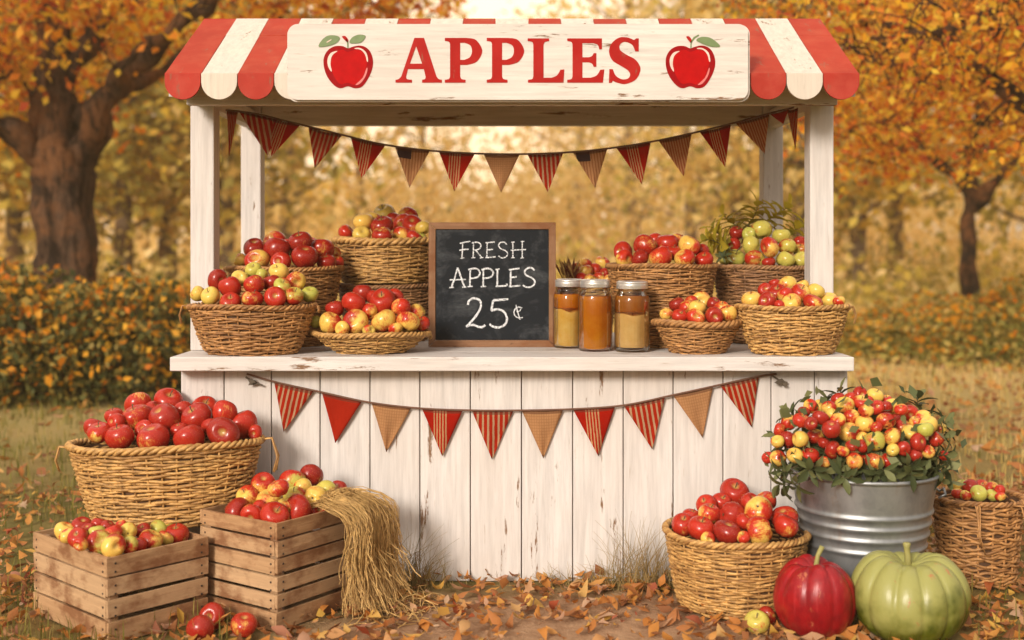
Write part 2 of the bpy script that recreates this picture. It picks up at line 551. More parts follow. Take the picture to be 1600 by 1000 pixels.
# ------------------------------------------------------------------ baskets
def basket(label, cx, cy, z0, ra, rb, ba, bb, h, rows, stakes, wick, rot=0, tilt=(0, 0), bow=.8, seed=1, rimr=.0095, group='wicker baskets', fill=.72, loose=0, tails=((0, 0),), rim_flat=False, floor=True):
    rng = random.Random(seed)
    t = thing('wicker_basket', label, 'basket', (cx, cy, z0), (tilt[0], tilt[1], rot), group)
    def at(tt, ang, off=0.0):
        k = tt ** bow if tt > 0 else 0
        A = ba + (ra - ba) * k + off; B = bb + (rb - bb) * k + off
        return Vector((A * math.cos(ang), B * math.sin(ang), h * tt))
    w = MB()
    rh = h / rows
    rows = round(rows * 1.75); stakes = round(stakes * .92 / 2) * 2; rh = h / rows
    amp = rh * .42
    seg = stakes * 4
    for k in range(rows):
        tt0 = (k + .5) / rows
        # every course is several rods of its own tone
        cuts = sorted(rng.uniform(0, 2 * PI) for _ in range(rng.randint(3, 5)))
        phs = [rng.uniform(0, 6.28) for _ in range(3)]
        for c in range(len(cuts)):
            a0 = cuts[c]; a1 = cuts[(c + 1) % len(cuts)]
            if a1 <= a0: a1 += 2 * PI
            a1 += .12
            n = max(4, int(seg * (a1 - a0) / (2 * PI)))
            pts, rad = [], []
            rr = rh * rng.uniform(.50, .66)
            for i in range(n + 1):
                a = a0 + (a1 - a0) * i / n
                wob = rh * (.22 * math.sin(2 * a + phs[0]) + .2 * math.sin(5 * a + phs[1]) + .22 * math.sin(11 * a + phs[2]) * (1 + loose * .6))
                endf = min(1, min(i, n - i) / 3.0)
                o_ = amp * math.sin(stakes / 2 * a + k * PI) + (rng.uniform(-1, 1) * rh * .12)
                p = at(min(.995, max(0.004, tt0)), a, o_)
                p.z += wob + rng.uniform(-1, 1) * rh * .06
                pts.append(p); rad.append(rr * (.75 + .25 * endf))
            w.tube(pts, rad, 5, 0)
    for s in range(stakes):
        a = 2 * PI * (s + .5) / stakes
        w.tube([at(i / 6, a, 0.0) for i in range(7)], rh * .40, 5, 0)
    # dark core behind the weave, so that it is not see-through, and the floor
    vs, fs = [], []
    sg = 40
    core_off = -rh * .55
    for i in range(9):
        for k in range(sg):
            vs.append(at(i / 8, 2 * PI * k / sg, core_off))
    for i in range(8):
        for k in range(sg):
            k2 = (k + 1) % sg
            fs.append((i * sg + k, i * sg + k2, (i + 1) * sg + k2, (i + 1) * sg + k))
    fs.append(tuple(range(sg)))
    # added dark sheet under the fruit, shade of the gaps put into its colour
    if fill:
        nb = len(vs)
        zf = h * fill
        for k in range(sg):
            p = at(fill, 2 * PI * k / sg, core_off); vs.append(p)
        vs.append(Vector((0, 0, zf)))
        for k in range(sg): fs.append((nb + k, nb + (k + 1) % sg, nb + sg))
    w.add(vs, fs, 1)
    w.build('woven_wall', [wick, M['wick_core']], t, smooth=True)
    # plaited rim: three strands turning about each other
    r = MB()
    per = math.pi * (3 * (ra + rb) - math.sqrt((3 * ra + rb) * (ra + 3 * rb)))
    turns = max(6, round(per / (rimr * 6)))
    nn = turns * 8
    for s in range(3):
        pts = []
        for i in range(nn):
            a = 2 * PI * i / nn
            ph = 2 * PI * s / 3 + turns * a
            p = at(1.0, a, rimr * .75 * math.cos(ph) + rimr * .2)
            p.z += rimr * .62 * math.sin(ph) + .3 * rimr * math.sin(3 * a + seed) + rng.uniform(-.12, .12) * rimr
            pts.append(p)
        r.tube(pts, rimr * .62, 6, 0, closed=True)
    for (ang, ln) in tails:       # loose ends of the rim cane
        if not ln: continue
        for q in range(3):
            p0 = at(1.0, ang + q * .06, rimr)
            out = Vector((math.cos(ang), math.sin(ang), 0))
            side = Vector((-out.y, out.x, 0)) * rng.uniform(-.4, .4)
            r.tube([p0, p0 + (out * .25 + side * .2) * ln + Vector((0, 0, .02 * ln)), p0 + (out * .42 + side * .6) * ln - Vector((0, 0, .5 * ln)), p0 + (out * .33 + side) * ln - Vector((0, 0, ln * rng.uniform(.7, 1)))], rimr * .28, 5, 0)
    r.build('plaited_rim', wick, t, smooth=True)
    return t


# ------------------------------------------------------------------- crates
def crate(label, B, ang, c, a, h, rows, seed):
    rng = random.Random(seed)
    t = thing('wooden_crate', label, 'crate', (B[0], B[1], 0.0), (0, 0, ang), 'slatted wooden crates')
    th, post = .012, .034
    # corner blocks inside the slats
    for (x, y) in ((th, th), (c - th - post, th), (th, a - th - post), (c - th - post, a - th - post)):
        b = MB(); b.box(x, x + post, y, y + post, .004, h - .012); b.build('corner_post', M['crate_z'], t, bevel=.002)
    def side(kind, pos):
        b = MB()
        z = .004
        for r in range(rows):
            hh = (h - .004) / rows
            gap = rng.uniform(.006, .016) if r else 0
            z0, z1 = r * hh + gap + .004, (r + 1) * hh + .004
            j = lambda: rng.uniform(-.0025, .0025)
            if kind == 'x': b.box(0 - j(), c + j(), pos, pos + th, z0, z1, 0, .0016, rng)
            else: b.box(pos, pos + th, th + .0012, a - th - .0012, z0, z1, 0, .0016, rng)
        nails = []
        for r in range(rows):
            zc = (r + .5) * (h / rows)
            for e in (0, 1):
                for dz in (-.014, .014):
                    if kind == 'x':
                        x = .028 if e == 0 else c - .028
                        y = pos - .0012 if pos < a / 2 else pos + th + .0012
                        b.box(x - .0035, x + .0035, y - .001, y + .001, zc + dz - .0035, zc + dz + .0035, 1)
                    else:
                        y = .03 if e == 0 else a - .03
                        x = pos - .0012 if pos < c / 2 else pos + th + .0012
                        b.box(x - .001, x + .001, y - .0035, y + .0035, zc + dz - .0035, zc + dz + .0035, 1)
        b.build('slatted_side', [M['crate_x' if kind == 'x' else 'crate_y'], M['nail']], t, bevel=.0018)
    side('x', 0.0); side('x', a - th); side('y', 0.0); side('y', c - th)
    b = MB(); n = 5
    for i in range(n):
        y0 = th + .002 + i * (a - 2 * th - .004) / n
        b.box(th + .002, c - th - .002, y0, y0 + (a - 2 * th) / n - .008, .006, .016, 0)
    b.build('bottom', M['crate_x'], t)
    # added slab well below the rim, dark colour stands for shade between apples
    b = MB(); b.box(th + .003, c - th - .003, th + .003, a - th - .003, h * .62, h * .66, 0)
    b.build('gap_shade_slab', M['wick_core'], t)
    return t
# -------------------------------------------------------------------- stall
stall = thing('market_stall', 'white wooden apple stand with red and cream striped roof and APPLES sign', 'market stall', (0, 5.1, 0))
OY = 5.1


def S(mb, name, mats, **kw):
    mb.v = [(x, y - OY, z) for (x, y, z) in mb.v]
    return mb.build(name, mats, stall, **kw)


rs = random.Random(5)
CT = .895           # height of the counter
# front panel: tongue-and-groove boards
b = MB()
seams = [282, 350, 424, 500, 578, 656, 735, 815, 895, 974, 1052, 1130, 1205, 1273, 1325]
for s0, s1 in zip(seams[:-1], seams[1:]):
    x0, x1 = (s0 - 800) / FPX * 4.55 + .0018, (s1 - 800) / FPX * 4.55 - .0018
    b.box(x0, x1, 4.55 + rs.uniform(-.0015, .0015), 4.57, .0, CT - .056)
S(b, 'front_panel', M['white_z'], bevel=.0035)
b = MB(); b.box(-1.30, 1.31, 4.5715, 4.585, .01, CT - .058); S(b, 'panel_backing', M['frame_z'])
for sx in (-1, 1):
    b = MB()
    for i in range(10):
        y0 = 4.589 + i * .108
        x = 1.287 if sx > 0 else -1.30
        b.box(x, x + .02, y0 + .002, y0 + .106, 0, CT - .056)
    S(b, 'side_panel', M['white_z'], bevel=.002)
b = MB()
ys = [4.45, 4.70, 4.96, 5.23, 5.50, 5.78]
for y0, y1 in zip(ys[:-1], ys[1:]):
    b.box(-1.3226, 1.3226, y0 + .0012, y1 - .0012, CT - .055, CT + rs.uniform(-.001, 0), 0)
S(b, 'counter_top', M['white_x'], bevel=.004)
# posts
for x in (-1.27, 1.27):
    for y0, z1 in ((4.72, 1.985), (5.60, 2.07)):
        b = MB(); b.box(x - .0485, x + .0485, y0, y0 + .096, CT + .0006, z1)
        S(b, 'post', M['white_z'], bevel=.005)
# beams
b = MB(); b.box(-1.30, 1.30, 4.60, 4.64, 1.888, 1.96); S(b, 'front_beam', M['white_x'], bevel=.003)
b = MB(); b.box(-1.218, 1.218, 5.61, 5.66, 1.915, 2.012); S(b, 'rear_beam', M['white_x'], bevel=.003)
for x in (-1.27, 1.27):
    b = MB(); b.box(x - .022, x + .022, 4.642, 4.718, 1.90, 1.985); b.box(x - .022, x + .022, 4.818, 5.598, 1.90, 1.985)
    S(b, 'side_beam', M['white_y'], bevel=.003)
# roof: nineteen painted stripes on two slopes
W = 1.337
EY, EZ, RY, RZ, BY, BZ = 4.44, 1.990, 5.00, 2.312, 5.86, 2.03
b = MB()
NS = 19
for i in range(NS):
    x0, x1 = -W + 2 * W * i / NS + .0009, -W + 2 * W * (i + 1) / NS - .0009
    th = .014
    for (ya, za, yb, zb) in ((EY, EZ, RY, RZ), (RY, RZ, BY, BZ)):
        n = 3
        for q in range(n):
            f0, f1 = q / n, (q + 1) / n
            A = (ya + (yb - ya) * f0, za + (zb - za) * f0); B = (ya + (yb - ya) * f1, za + (zb - za) * f1)
            dz = rs.uniform(-.0012, .0012)
            vs = []
            for (yy, zz) in (A, B):
                for x in (x0, x1): vs.append((x, yy, zz + dz))
            for (yy, zz) in (A, B):
                for x in (x0, x1): vs.append((x, yy, zz - th + dz))
            b.add(vs, [(0, 1, 3, 2), (4, 6, 7, 5), (0, 4, 5, 1), (2, 3, 7, 6), (0, 2, 6, 4), (1, 5, 7, 3)], i % 2)
S(b, 'striped_roof', [M['red_roof'], M['cream_roof']])
# scalloped valance
b = MB()
for i in range(NS):
    x0, x1 = -W + 2 * W * i / NS + .0012, -W + 2 * W * (i + 1) / NS - .0012
    xc, r = (x0 + x1) / 2, (x1 - x0) / 2
    pts = [(x0, EZ - .001), (x0, EZ - .034)]
    for k in range(1, 14): 
        a = PI + PI * k / 14
        pts.append((xc + r * math.cos(a), EZ - .034 + r * math.sin(a)))
    pts += [(x1, EZ - .034), (x1, EZ - .001)]
    n = len(pts)
    ya = 4.428
    vs = [(x, ya, z) for x, z in pts] + [(x, ya + .011, z) for x, z in pts]
    fs = [tuple(range(n)), tuple(range(2 * n - 1, n - 1, -1))] + [(k, n + k, n + (k + 1) % n, (k + 1) % n) for k in range(n)]
    b.add(vs, fs, i % 2)
S(b, 'scalloped_valance', [M['red_val'], M['cream_val']], bevel=.0015)
# gable boards under the roof ends
for sx in (-1, 1):
    x0, x1 = (W - .035, W - .012) if sx > 0 else (-W + .012, -W + .035)
    b = MB()
    pr = [(4.446, 1.90), (4.446, EZ - .018), (RY, RZ - .017), (BY - .02, BZ - .012), (BY - .02, 1.93), (5.0, 1.985)]
    n = len(pr)
    vs = [(x0, y, z) for y, z in pr] + [(x1, y, z) for y, z in pr]
    b.add(vs, [tuple(range(n)), tuple(range(2 * n - 1, n - 1, -1))] + [(k, n + k, n + (k + 1) % n, (k + 1) % n) for k in range(n)])
    S(b, 'gable_board', M['white_y'], bevel=.002)

# ----------------------------------------------------------------- sign board
SY = 4.398


def smooth_loop(pts, n=6):
    out = []
    m = len(pts)
    for i in range(m):
        p0, p1, p2, p3 = (Vector(pts[(i + k) % m]) for k in (-1, 0, 1, 2))
        for k in range(n):
            t = k / n
            out.append(tuple(.5 * ((2 * p1) + (p2 - p0) * t + (2 * p0 - 5 * p1 + 4 * p2 - p3) * t * t + (3 * p1 - p0 - 3 * p2 + p3) * t ** 3)))
    return out


def rounded(x0, x1, z0, z1, r, n=7):
    pts = []
    for (cx, cz, a0) in ((x1 - r, z0 + r, -90), (x1 - r, z1 - r, 0), (x0 + r, z1 - r, 90), (x0 + r, z0 + r, 180)):
        for k in range(n + 1):
            a = math.radians(a0 + 90 * k / n)
            pts.append((cx + r * math.cos(a), cz + r * math.sin(a)))
    return pts


b = MB()
pA, pB = P(449.5, 156, SY), P(1169, 37.5, SY)
for (grow, y0, y1) in ((0, SY, SY + .013), (.004, SY + .0135, SY + .026)):
    pts = rounded(pA.x - grow, pB.x + grow * 2.2, pA.z - grow * 1.5, pB.z, .038)
    n = len(pts)
    b.add([(x, y0, z) for x, z in pts] + [(x, y1, z) for x, z in pts],
          [tuple(range(n)), tuple(range(2 * n - 1, n - 1, -1))] + [(k, n + k, n + (k + 1) % n, (k + 1) % n) for k in range(n)], 0)


def zm(u, v, ox, lvl):
    p = P(u / 4 + ox, v / 4, SY)
    return (p.x, SY - .0008 - .0006 * lvl, p.z)


def paint(loops, ox, mi, lvl=1, smooth=0):
    if smooth: loops = [smooth_loop(l, smooth) for l in loops]
    b.poly(loops, lambda u, v: zm(u, v, ox, lvl), mi)


def arc(pts):  # an open Catmull-Rom run
    out = []
    for i in range(len(pts) - 1):
        p0 = Vector(pts[max(0, i - 1)]); p1 = Vector(pts[i]); p2 = Vector(pts[i + 1]); p3 = Vector(pts[min(len(pts) - 1, i + 2)])
        for k in range(6):
            t = k / 6
            out.append(tuple(.5 * ((2 * p1) + (p2 - p0) * t + (2 * p0 - 5 * p1 + 4 * p2 - p3) * t * t + (3 * p1 - p0 - 3 * p2 + p3) * t ** 3)))
    out.append(tuple(pts[-1]))
    return out


# A P P L E S, slab-serif capitals
paint([[(872, 517), (872, 499)] + arc([(872, 499), (892, 494), (908, 478)]) + [(990, 237), (1050, 237)] + arc([(1128, 478), (1142, 494), (1162, 499)]) + [(1162, 517), (1038, 517), (1038, 499)] + arc([(1038, 499), (1056, 494), (1060, 480)]) + [(1049, 432), (950, 432)] + arc([(938, 480), (944, 494), (975, 499)]) + [(975, 517)],
       [(962, 398), (1038, 398), (1001, 290)]], 400, 1)
for dx in (0, 262):
    f = lambda pts: [(x + dx, y) for x, y in pts]
    paint([f([(1180, 237), (1312, 237)]) + f(arc([(1312, 237), (1375, 250), (1414, 318), (1380, 385), (1318, 406)])) + f([(1276, 406)]) + f(arc([(1276, 476), (1284, 493), (1310, 499)])) + f([(1310, 517), (1180, 517), (1180, 499)]) + f(arc([(1180, 499), (1206, 493), (1213, 476)])) + f(arc([(1213, 278), (1206, 262), (1180, 256)])),
           f([(1276, 268), (1304, 268)]) + f(arc([(1304, 268), (1340, 285), (1350, 322), (1336, 358), (1302, 374)])) + f([(1276, 374)])], 400, 1)
paint([[(98, 240), (232, 240), (232, 257)] + arc([(232, 257), (206, 263), (197, 280)]) + [(197, 486), (248, 486)] + arc([(248, 486), (282, 470), (302, 436)]) + [(327, 434), (322, 517), (100, 517), (100, 499)] + arc([(100, 499), (126, 494), (133, 478)]) + arc([(133, 280), (126, 263), (98, 257)])], 800, 1)
paint([[(345, 240), (562, 240), (562, 308), (546, 310)] + arc([(546, 310), (536, 282), (508, 270)]) + [(440, 270), (440, 358), (480, 358)] + arc([(480, 358), (500, 350), (510, 332)]) + [(527, 332), (527, 418), (510, 418)] + arc([(510, 418), (500, 398), (480, 390)]) + [(440, 390), (440, 486), (490, 486)] + arc([(490, 486), (528, 472), (552, 436)]) + [(577, 434), (568, 517), (345, 517), (345, 499)] + arc([(345, 499), (371, 494), (378, 478)]) + arc([(378, 280), (371, 263), (345, 257)])], 800, 1)
paint([[(776, 240), (792, 240), (792, 322), (770, 322)] + arc([(770, 322), (750, 280), (705, 262), (674, 280), (676, 312), (712, 340), (770, 372), (800, 415), (798, 455), (770, 500), (710, 525), (660, 518), (630, 505)]) + [(622, 518), (605, 518), (608, 432), (630, 432)] + arc([(630, 432), (648, 472), (685, 495), (722, 492), (738, 468), (724, 440), (680, 412), (628, 378), (606, 325), (622, 272), (668, 236), (720, 234), (762, 250)])], 800, 1)
# painted apples at both ends of the board
BODY = [(575, 302), (540, 288), (490, 290), (448, 316), (424, 362), (425, 420), (447, 482), (490, 535), (530, 552), (575, 540), (620, 552), (665, 540), (706, 482), (729, 420), (730, 368), (712, 320), (680, 292), (640, 285), (600, 294)]
INNER = [(575, 325), (545, 312), (505, 320), (478, 350), (468, 410), (485, 470), (525, 525), (575, 518), (615, 530), (655, 500), (690, 420), (694, 362), (670, 325), (630, 308)]
for ox, dx in ((400, 0), (800, 538)):
    f = lambda pts: [(x + dx, y) for x, y in pts]
    paint([f(BODY)], ox, 2, 1, 4)
    paint([f(INNER)], ox, 3, 2, 4)
    paint([f([(500, 320), (468, 332), (448, 368), (450, 412), (468, 445), (474, 442), (466, 402), (472, 358), (488, 336), (508, 322)])], ox, 4, 3, 3)
    paint([f([(618, 306), (655, 312), (682, 342), (694, 385), (701, 378), (690, 330), (655, 302), (625, 300)])], ox, 4, 3, 3)
    paint([f([(692, 425), (668, 485), (622, 530), (650, 524), (682, 484), (697, 440)])], ox, 5, 3, 3)
paint([[(578, 302), (571, 302), (569, 268), (560, 245), (567, 244), (577, 266)]], 400, 6, 3)
paint([[(538, 228), (558, 226), (575, 246), (573, 266), (550, 246)]], 400, 1, 3, 3)
paint([[(392, 292), (415, 248), (455, 222), (505, 224), (525, 240), (500, 270), (450, 288)]], 400, 6, 3, 4)
paint([[(440, 264), (470, 246), (474, 250), (445, 267)]], 400, 4, 4)
paint([[(584, 266), (600, 236), (640, 217), (682, 222), (680, 240), (655, 266), (612, 272)]], 400, 6, 3, 4)
paint([[(1114, 302), (1115, 262), (1135, 232), (1165, 216), (1169, 222), (1142, 240), (1122, 266), (1121, 302)]], 800, 6, 3)
paint([[(1088, 230), (1106, 228), (1122, 248), (1119, 270), (1100, 250)]], 800, 1, 3, 3)
paint([[(1150, 252), (1180, 232), (1230, 234), (1272, 258), (1300, 292), (1242, 292), (1190, 274)]], 800, 6, 3, 4)
M['emblem_pink'] = plain('emblem_pink', (.74, .18, .16), .5)
S(b, 'sign_board', [M['sign'], M['sign_red'], M['emblem_dark'], M['emblem_red'], M['emblem_light'], M['emblem_pink'], M['emblem_green']])


# ------------------------------------------------------------------ bunting
def flag_mat(name, kind):
    a = N(name)
    uv = a.n('UVMap').outputs[0]
    sp = a.n('SeparateXYZ', {'Vector': uv})
    u, v = sp.outputs[0], sp.outputs[1]
    red = (.56, .032, .010); tan = (.68, .38, .17); dk = (.35, .022, .014)
    wv = a.math('MULTIPLY', a.math('SINE', a.math('MULTIPLY', u, 230.0)), a.math('SINE', a.math('MULTIPLY', v, 230.0)))
    weave = a.math('MULTIPLY_ADD', wv, .5, .5)
    nz = a.noise(a.n('Mapping', {'Vector': uv, 'Scale': (9, 3, 1)}).outputs[0], 2, 5, .7)
    wob = a.math('MULTIPLY_ADD', a.math('SUBTRACT', nz, .5), .035, u)
    def stripes(freq, duty):
        return a.math('LESS_THAN', a.math('FRACT', a.math('MULTIPLY', wob, freq)), duty)
    if kind == 'stripe':
        col = a.mix(stripes(8.0, .38), red, (.68, .45, .25))
    elif kind == 'fine':
        col = a.mix(stripes(13.0, .45), (.52, .17, .07), tan)
    elif kind == 'red':
        s = a.math('MULTIPLY', stripes(16, .35), a.math('LESS_THAN', a.math('ABSOLUTE', a.math('SUBTRACT', u, .5)), .0))
        col = a.mix(s, red, tan)
    elif kind == 'center':
        s = a.math('MULTIPLY', stripes(14, .5), a.math('LESS_THAN', a.math('ABSOLUTE', a.math('SUBTRACT', u, .45)), .16))
        col = a.mix(s, (.56, .018, .006), (.70, .42, .20))
    elif kind == 'tan':
        check = a.math('MAXIMUM', stripes(17, .18), a.math('LESS_THAN', a.math('FRACT', a.math('MULTIPLY', v, 16)), .16))
        col = a.mix(a.math('MULTIPLY', check, .55), tan, (.45, .20, .08))
    elif kind == 'patch':
        col = a.mix(stripes(12, .4), tan, (.50, .22, .09))
        s = a.math('MULTIPLY', a.math('LESS_THAN', a.math('ABSOLUTE', a.math('SUBTRACT', u, .28)), .2), a.math('GREATER_THAN', v, .74))
        col = a.mix(s, col, (.10, .06, .06))
    col = a.mix(a.math('MULTIPLY', nz, .55), col, a.mix(1.0, col, (.55, .42, .4), 'MULTIPLY'))
    hem = a.math('GREATER_THAN', v, .93)
    col = a.mix(a.math('MULTIPLY', hem, .6), col, (.16, .06, .035))
    p = a.n('BsdfPrincipled', {'Base Color': col, 'Roughness': .9, 'Specular IOR Level': .1, 'Normal': a.bump(weave, .25, .002)})
    t = a.n('BsdfTranslucent', {'Color': col})
    m = a.n('MixShader', {'Fac': .45})
    a.t.links.new(p.outputs[0], m.inputs[1]); a.t.links.new(t.outputs[0], m.inputs[2]); a.t.links.new(m.outputs[0], a.out.inputs[0])
    return a.mat


FM = {k: flag_mat('pennant_' + k, k) for k in ('stripe', 'fine', 'red', 'center', 'tan', 'patch')}
FLAGLAB = {'stripe': 'red pennant with cream stripes', 'fine': 'tan pennant with fine brown stripes', 'red': 'plain dark red pennant', 'center': 'red pennant with pale stripes down its middle', 'tan': 'tan burlap pennant', 'patch': 'striped tan pennant with dark patch'}


def pennant(parent, A, B, T, kind, Y, seed, bulge=.012):
    """cloth triangle: top corners A, B and tip T read from the photograph, hung at distance Y"""
    rng = random.Random(seed)
    a, b_, t = P(*A, Y), P(*B, Y), P(*T, Y)
    m = MB(); n = 10; uv = []; idx = {}
    ph = rng.uniform(0, 6); fr = rng.uniform(4, 8)
    tw = rng.uniform(-1, 1)
    for i in range(n + 1):
        v = i / n
        for j in range(n + 1):
            u = j / n
            top = a.lerp(b_, u)
            p = top.lerp(t, v)
            p.z -= .004 * math.sin(PI * u) * (1 - v)
            p.y += bulge * (math.sin(fr * u + ph + v * 2) * v * (1 - v) * 1.6 + tw * (u - .5) * v + .5 * math.sin(fr * 1.7 * u + ph) * (1 - v) * .3)
            m.v.append((p.x - parent.location.x, p.y - parent.location.y, p.z - parent.location.z)); uv.append((u * (1 - v) + .5 * v if False else u, 1 - v))
    # stripes run down the cloth: keep u in cloth width, not squeezed to the tip
    uv = [((.5 + (q[0] - .5) * max(.02, q[1])), q[1]) for q in uv]
    for i in range(n):
        for j in range(n):
            k = i * (n + 1) + j
            if i == n - 1: m.f.append((k, k + 1, k + n + 1)); 
            else: m.f.append((k, k + 1, k + n + 2, k + n + 1))
            m.m.append(0)
    o = m.build('pennant', FM[kind], parent, smooth=True, uv=uv, solid=.0016)
    o['label'] = FLAGLAB[kind]
    return o


def bunting(label, cords, flags, Y, cat='bunting'):
    c0 = P(800, 240, Y)
    t = thing('bunting', label, cat, (0, Y, cords[0][1] if False else P(*cords[len(cords) // 2], Y).z), (0, 0, 0), 'strings of pennants on the stand')
    m = MB()
    pts = [P(*p, Y) for p in arc([Vector(c) for c in cords])]
    pts = [p - Vector(t.location) + Vector((0, -.004, 0)) for p in pts]
    m.tube(pts, .0042, 6); m.build('cord', M['twine'], t, smooth=True)
    for i, f in enumerate(flags):
        pennant(t, *f[:4], Y, i * 7 + int(Y * 10))
    return t


top_b = bunting('upper bunting of red and tan pennants strung across under the roof', [(353, 172), (400, 178), (450, 190), (520, 207), (600, 226), (690, 237), (790, 241), (890, 238), (980, 228), (1060, 213), (1140, 194), (1200, 178), (1240, 168)], [
    ((372, 172), (442, 187), (418, 243), 'stripe'),
    ((418, 184), (470, 194), (424, 245), 'center'),
    ((482, 198), (535, 211), (492, 262), 'stripe'),
    ((548, 214), (603, 226), (565, 279), 'center'),
    ((617, 229), (672, 235), (640, 293), 'patch'),
    ((686, 237), (742, 240), (710, 299), 'center'),
    ((756, 241), (812, 241), (783, 301), 'tan'),
    ((824, 241), (880, 239), (856, 300), 'stripe'),
    ((895, 238), (949, 232), (930, 294), 'patch'),
    ((963, 231), (1017, 222), (1003, 288), 'center'),
    ((1029, 220), (1081, 208), (1068, 275), 'fine'),
    ((1093, 206), (1142, 194), (1133, 261), 'center'),
    ((1149, 192), (1202, 178), (1195, 241), 'fine'),
    ((1203, 178), (1233, 170), (1224, 194), 'red'),
    ((354, 172), (372, 174), (358, 243), 'stripe'),
    ((1230, 172), (1247, 168), (1243, 232), 'stripe'),
], 4.88)
# a folded scrap of burlap tied over the left end
low_b = bunting('lower bunting of red and tan pennants strung across the white front boards', [(386, 584), (428, 596), (500, 612), (580, 629), (660, 638), (740, 641), (815, 641), (895, 639), (975, 633), (1052, 617), (1125, 601), (1185, 588), (1213, 584)], [
    ((428, 596), (490, 611), (443, 675), 'stripe'),
    ((503, 613), (566, 626), (524, 692), 'red'),
    ((580, 628), (643, 636), (604, 706), 'tan'),
    ((659, 638), (723, 641), (691, 713), 'center'),
    ((737, 641), (802, 642), (769, 718), 'stripe'),
    ((815, 641), (880, 640), (849, 716), 'tan'),
    ((895, 639), (961, 635), (935, 713), 'center'),
    ((974, 633), (1039, 621), (1019, 702), 'stripe'),
    ((1051, 617), (1114, 604), (1098, 684), 'tan'),
    ((1124, 601), (1186, 588), (1175, 668), 'stripe'),
], 4.535)


def knot(parent, px, py, Y, seed):
    rng = random.Random(seed)
    m = MB()
    c = P(px, py, Y) - Vector(parent.location)
    for k in range(3):
        ang = rng.uniform(0, 6.28) if k else .4
        d = Vector((math.cos(ang), -.1, -abs(math.sin(ang)) * .6))
        s = Vector((-d.z, 0, d.x))
        q = c + Vector((rng.uniform(-.02, .02), -.004 * k, rng.uniform(-.012, .012)))
        m.add([q, q + d * .014 + s * .012, q + d * .034, q + d * .014 - s * .012], [(0, 1, 2, 3)])
    m.tube([c + Vector((-.03, 0, .02)), c, c + Vector((.035, -.003, -.012))], .003, 5)
    m.build('dried_leaf_knot', M['twig'], parent, solid=.002)


M['twig'] = plain('dark_dry_leaf', (.10, .075, .05), .8)
knot(low_b, 396, 597, 4.535, 3); knot(low_b, 1216, 593, 4.535, 9)
# --------------------------------------------------------------- chalkboard
def slate_mat():
    a = N('slate_board')
    v = a.coord('Object', (1, 1, 1))
    sm = a.noise(a.coord('Object', (3, 1, 4)), 2.2, 7, .7, .6)
    f = a.noise(a.coord('Object', (30, 1, 60)), 2, 4, .6)
    m = a.math('MULTIPLY', a.ramp(sm, [(.50, 0), (.78, .26)]), a.ramp(f, [(.35, .35), (.7, 1)]))
    col = a.mix(m, (.013, .016, .020), (.42, .44, .45))
    return a.done(col, .55, None, Specular_IOR_Level=.08)


def chalk_mat():
    a = N('white_chalk')
    f = a.noise(a.coord('Object', (1, 1, 1)), 150, 3, .7)
    col = a.mix(a.ramp(f, [(.38, 1), (.52, 0)]), (.74, .75, .76), (.16, .17, .18))
    return a.done(col, .95, None, Specular_IOR_Level=.05)


M['slate'] = slate_mat(); M['chalk'] = chalk_mat()
CY = 4.90
cb = thing('chalkboard', 'wood-framed chalkboard reading FRESH APPLES 25 cents standing on the counter', 'chalkboard', ((769 - 800) / FPX * CY, CY, CT), (math.radians(-2.2), 0, 0))
cw, ch, fw = .2715, .532, .0295
for sx in (-1, 1):
    m = MB(); x0, x1 = (-cw, -cw + fw) if sx < 0 else (cw - fw, cw)
    d = .0006
    # mitred ends
    zi0, zi1 = fw, ch - fw
    xo, xi = (x0, x1) if sx < 0 else (x1, x0)
    vs = [(xo, 0, d), (xi, 0, zi0 + d), (xi, 0, zi1 - d), (xo, 0, ch - d)]
    vs = vs + [(x, .022, z) for x, _, z in vs]
    m.add(vs, [(0, 1, 2, 3), (7, 6, 5, 4), (0, 4, 5, 1), (1, 5, 6, 2), (2, 6, 7, 3), (3, 7, 4, 0)])
    m.build('frame_rail', M['frame_z'], cb, bevel=.002)
for top in (0, 1):
    zo, zi = (ch, ch - fw) if top else (0, fw)
    m = MB()
    vs = [(-cw + .0006, 0, zo), (cw - .0006, 0, zo), (cw - fw - .0006, 0, zi), (-cw + fw + .0006, 0, zi)]
    vs = vs + [(x, .022, z) for x, _, z in vs]
    m.add(vs, [(0, 1, 2, 3), (7, 6, 5, 4), (0, 4, 5, 1), (1, 5, 6, 2), (2, 6, 7, 3), (3, 7, 4, 0)])
    m.build('frame_rail', M['frame_x'], cb, bevel=.002)
STROKES = []
w1, w2, w3 = 7.2, 10, 13.5


def st(w, *p): STROKES.append((w, list(p)))


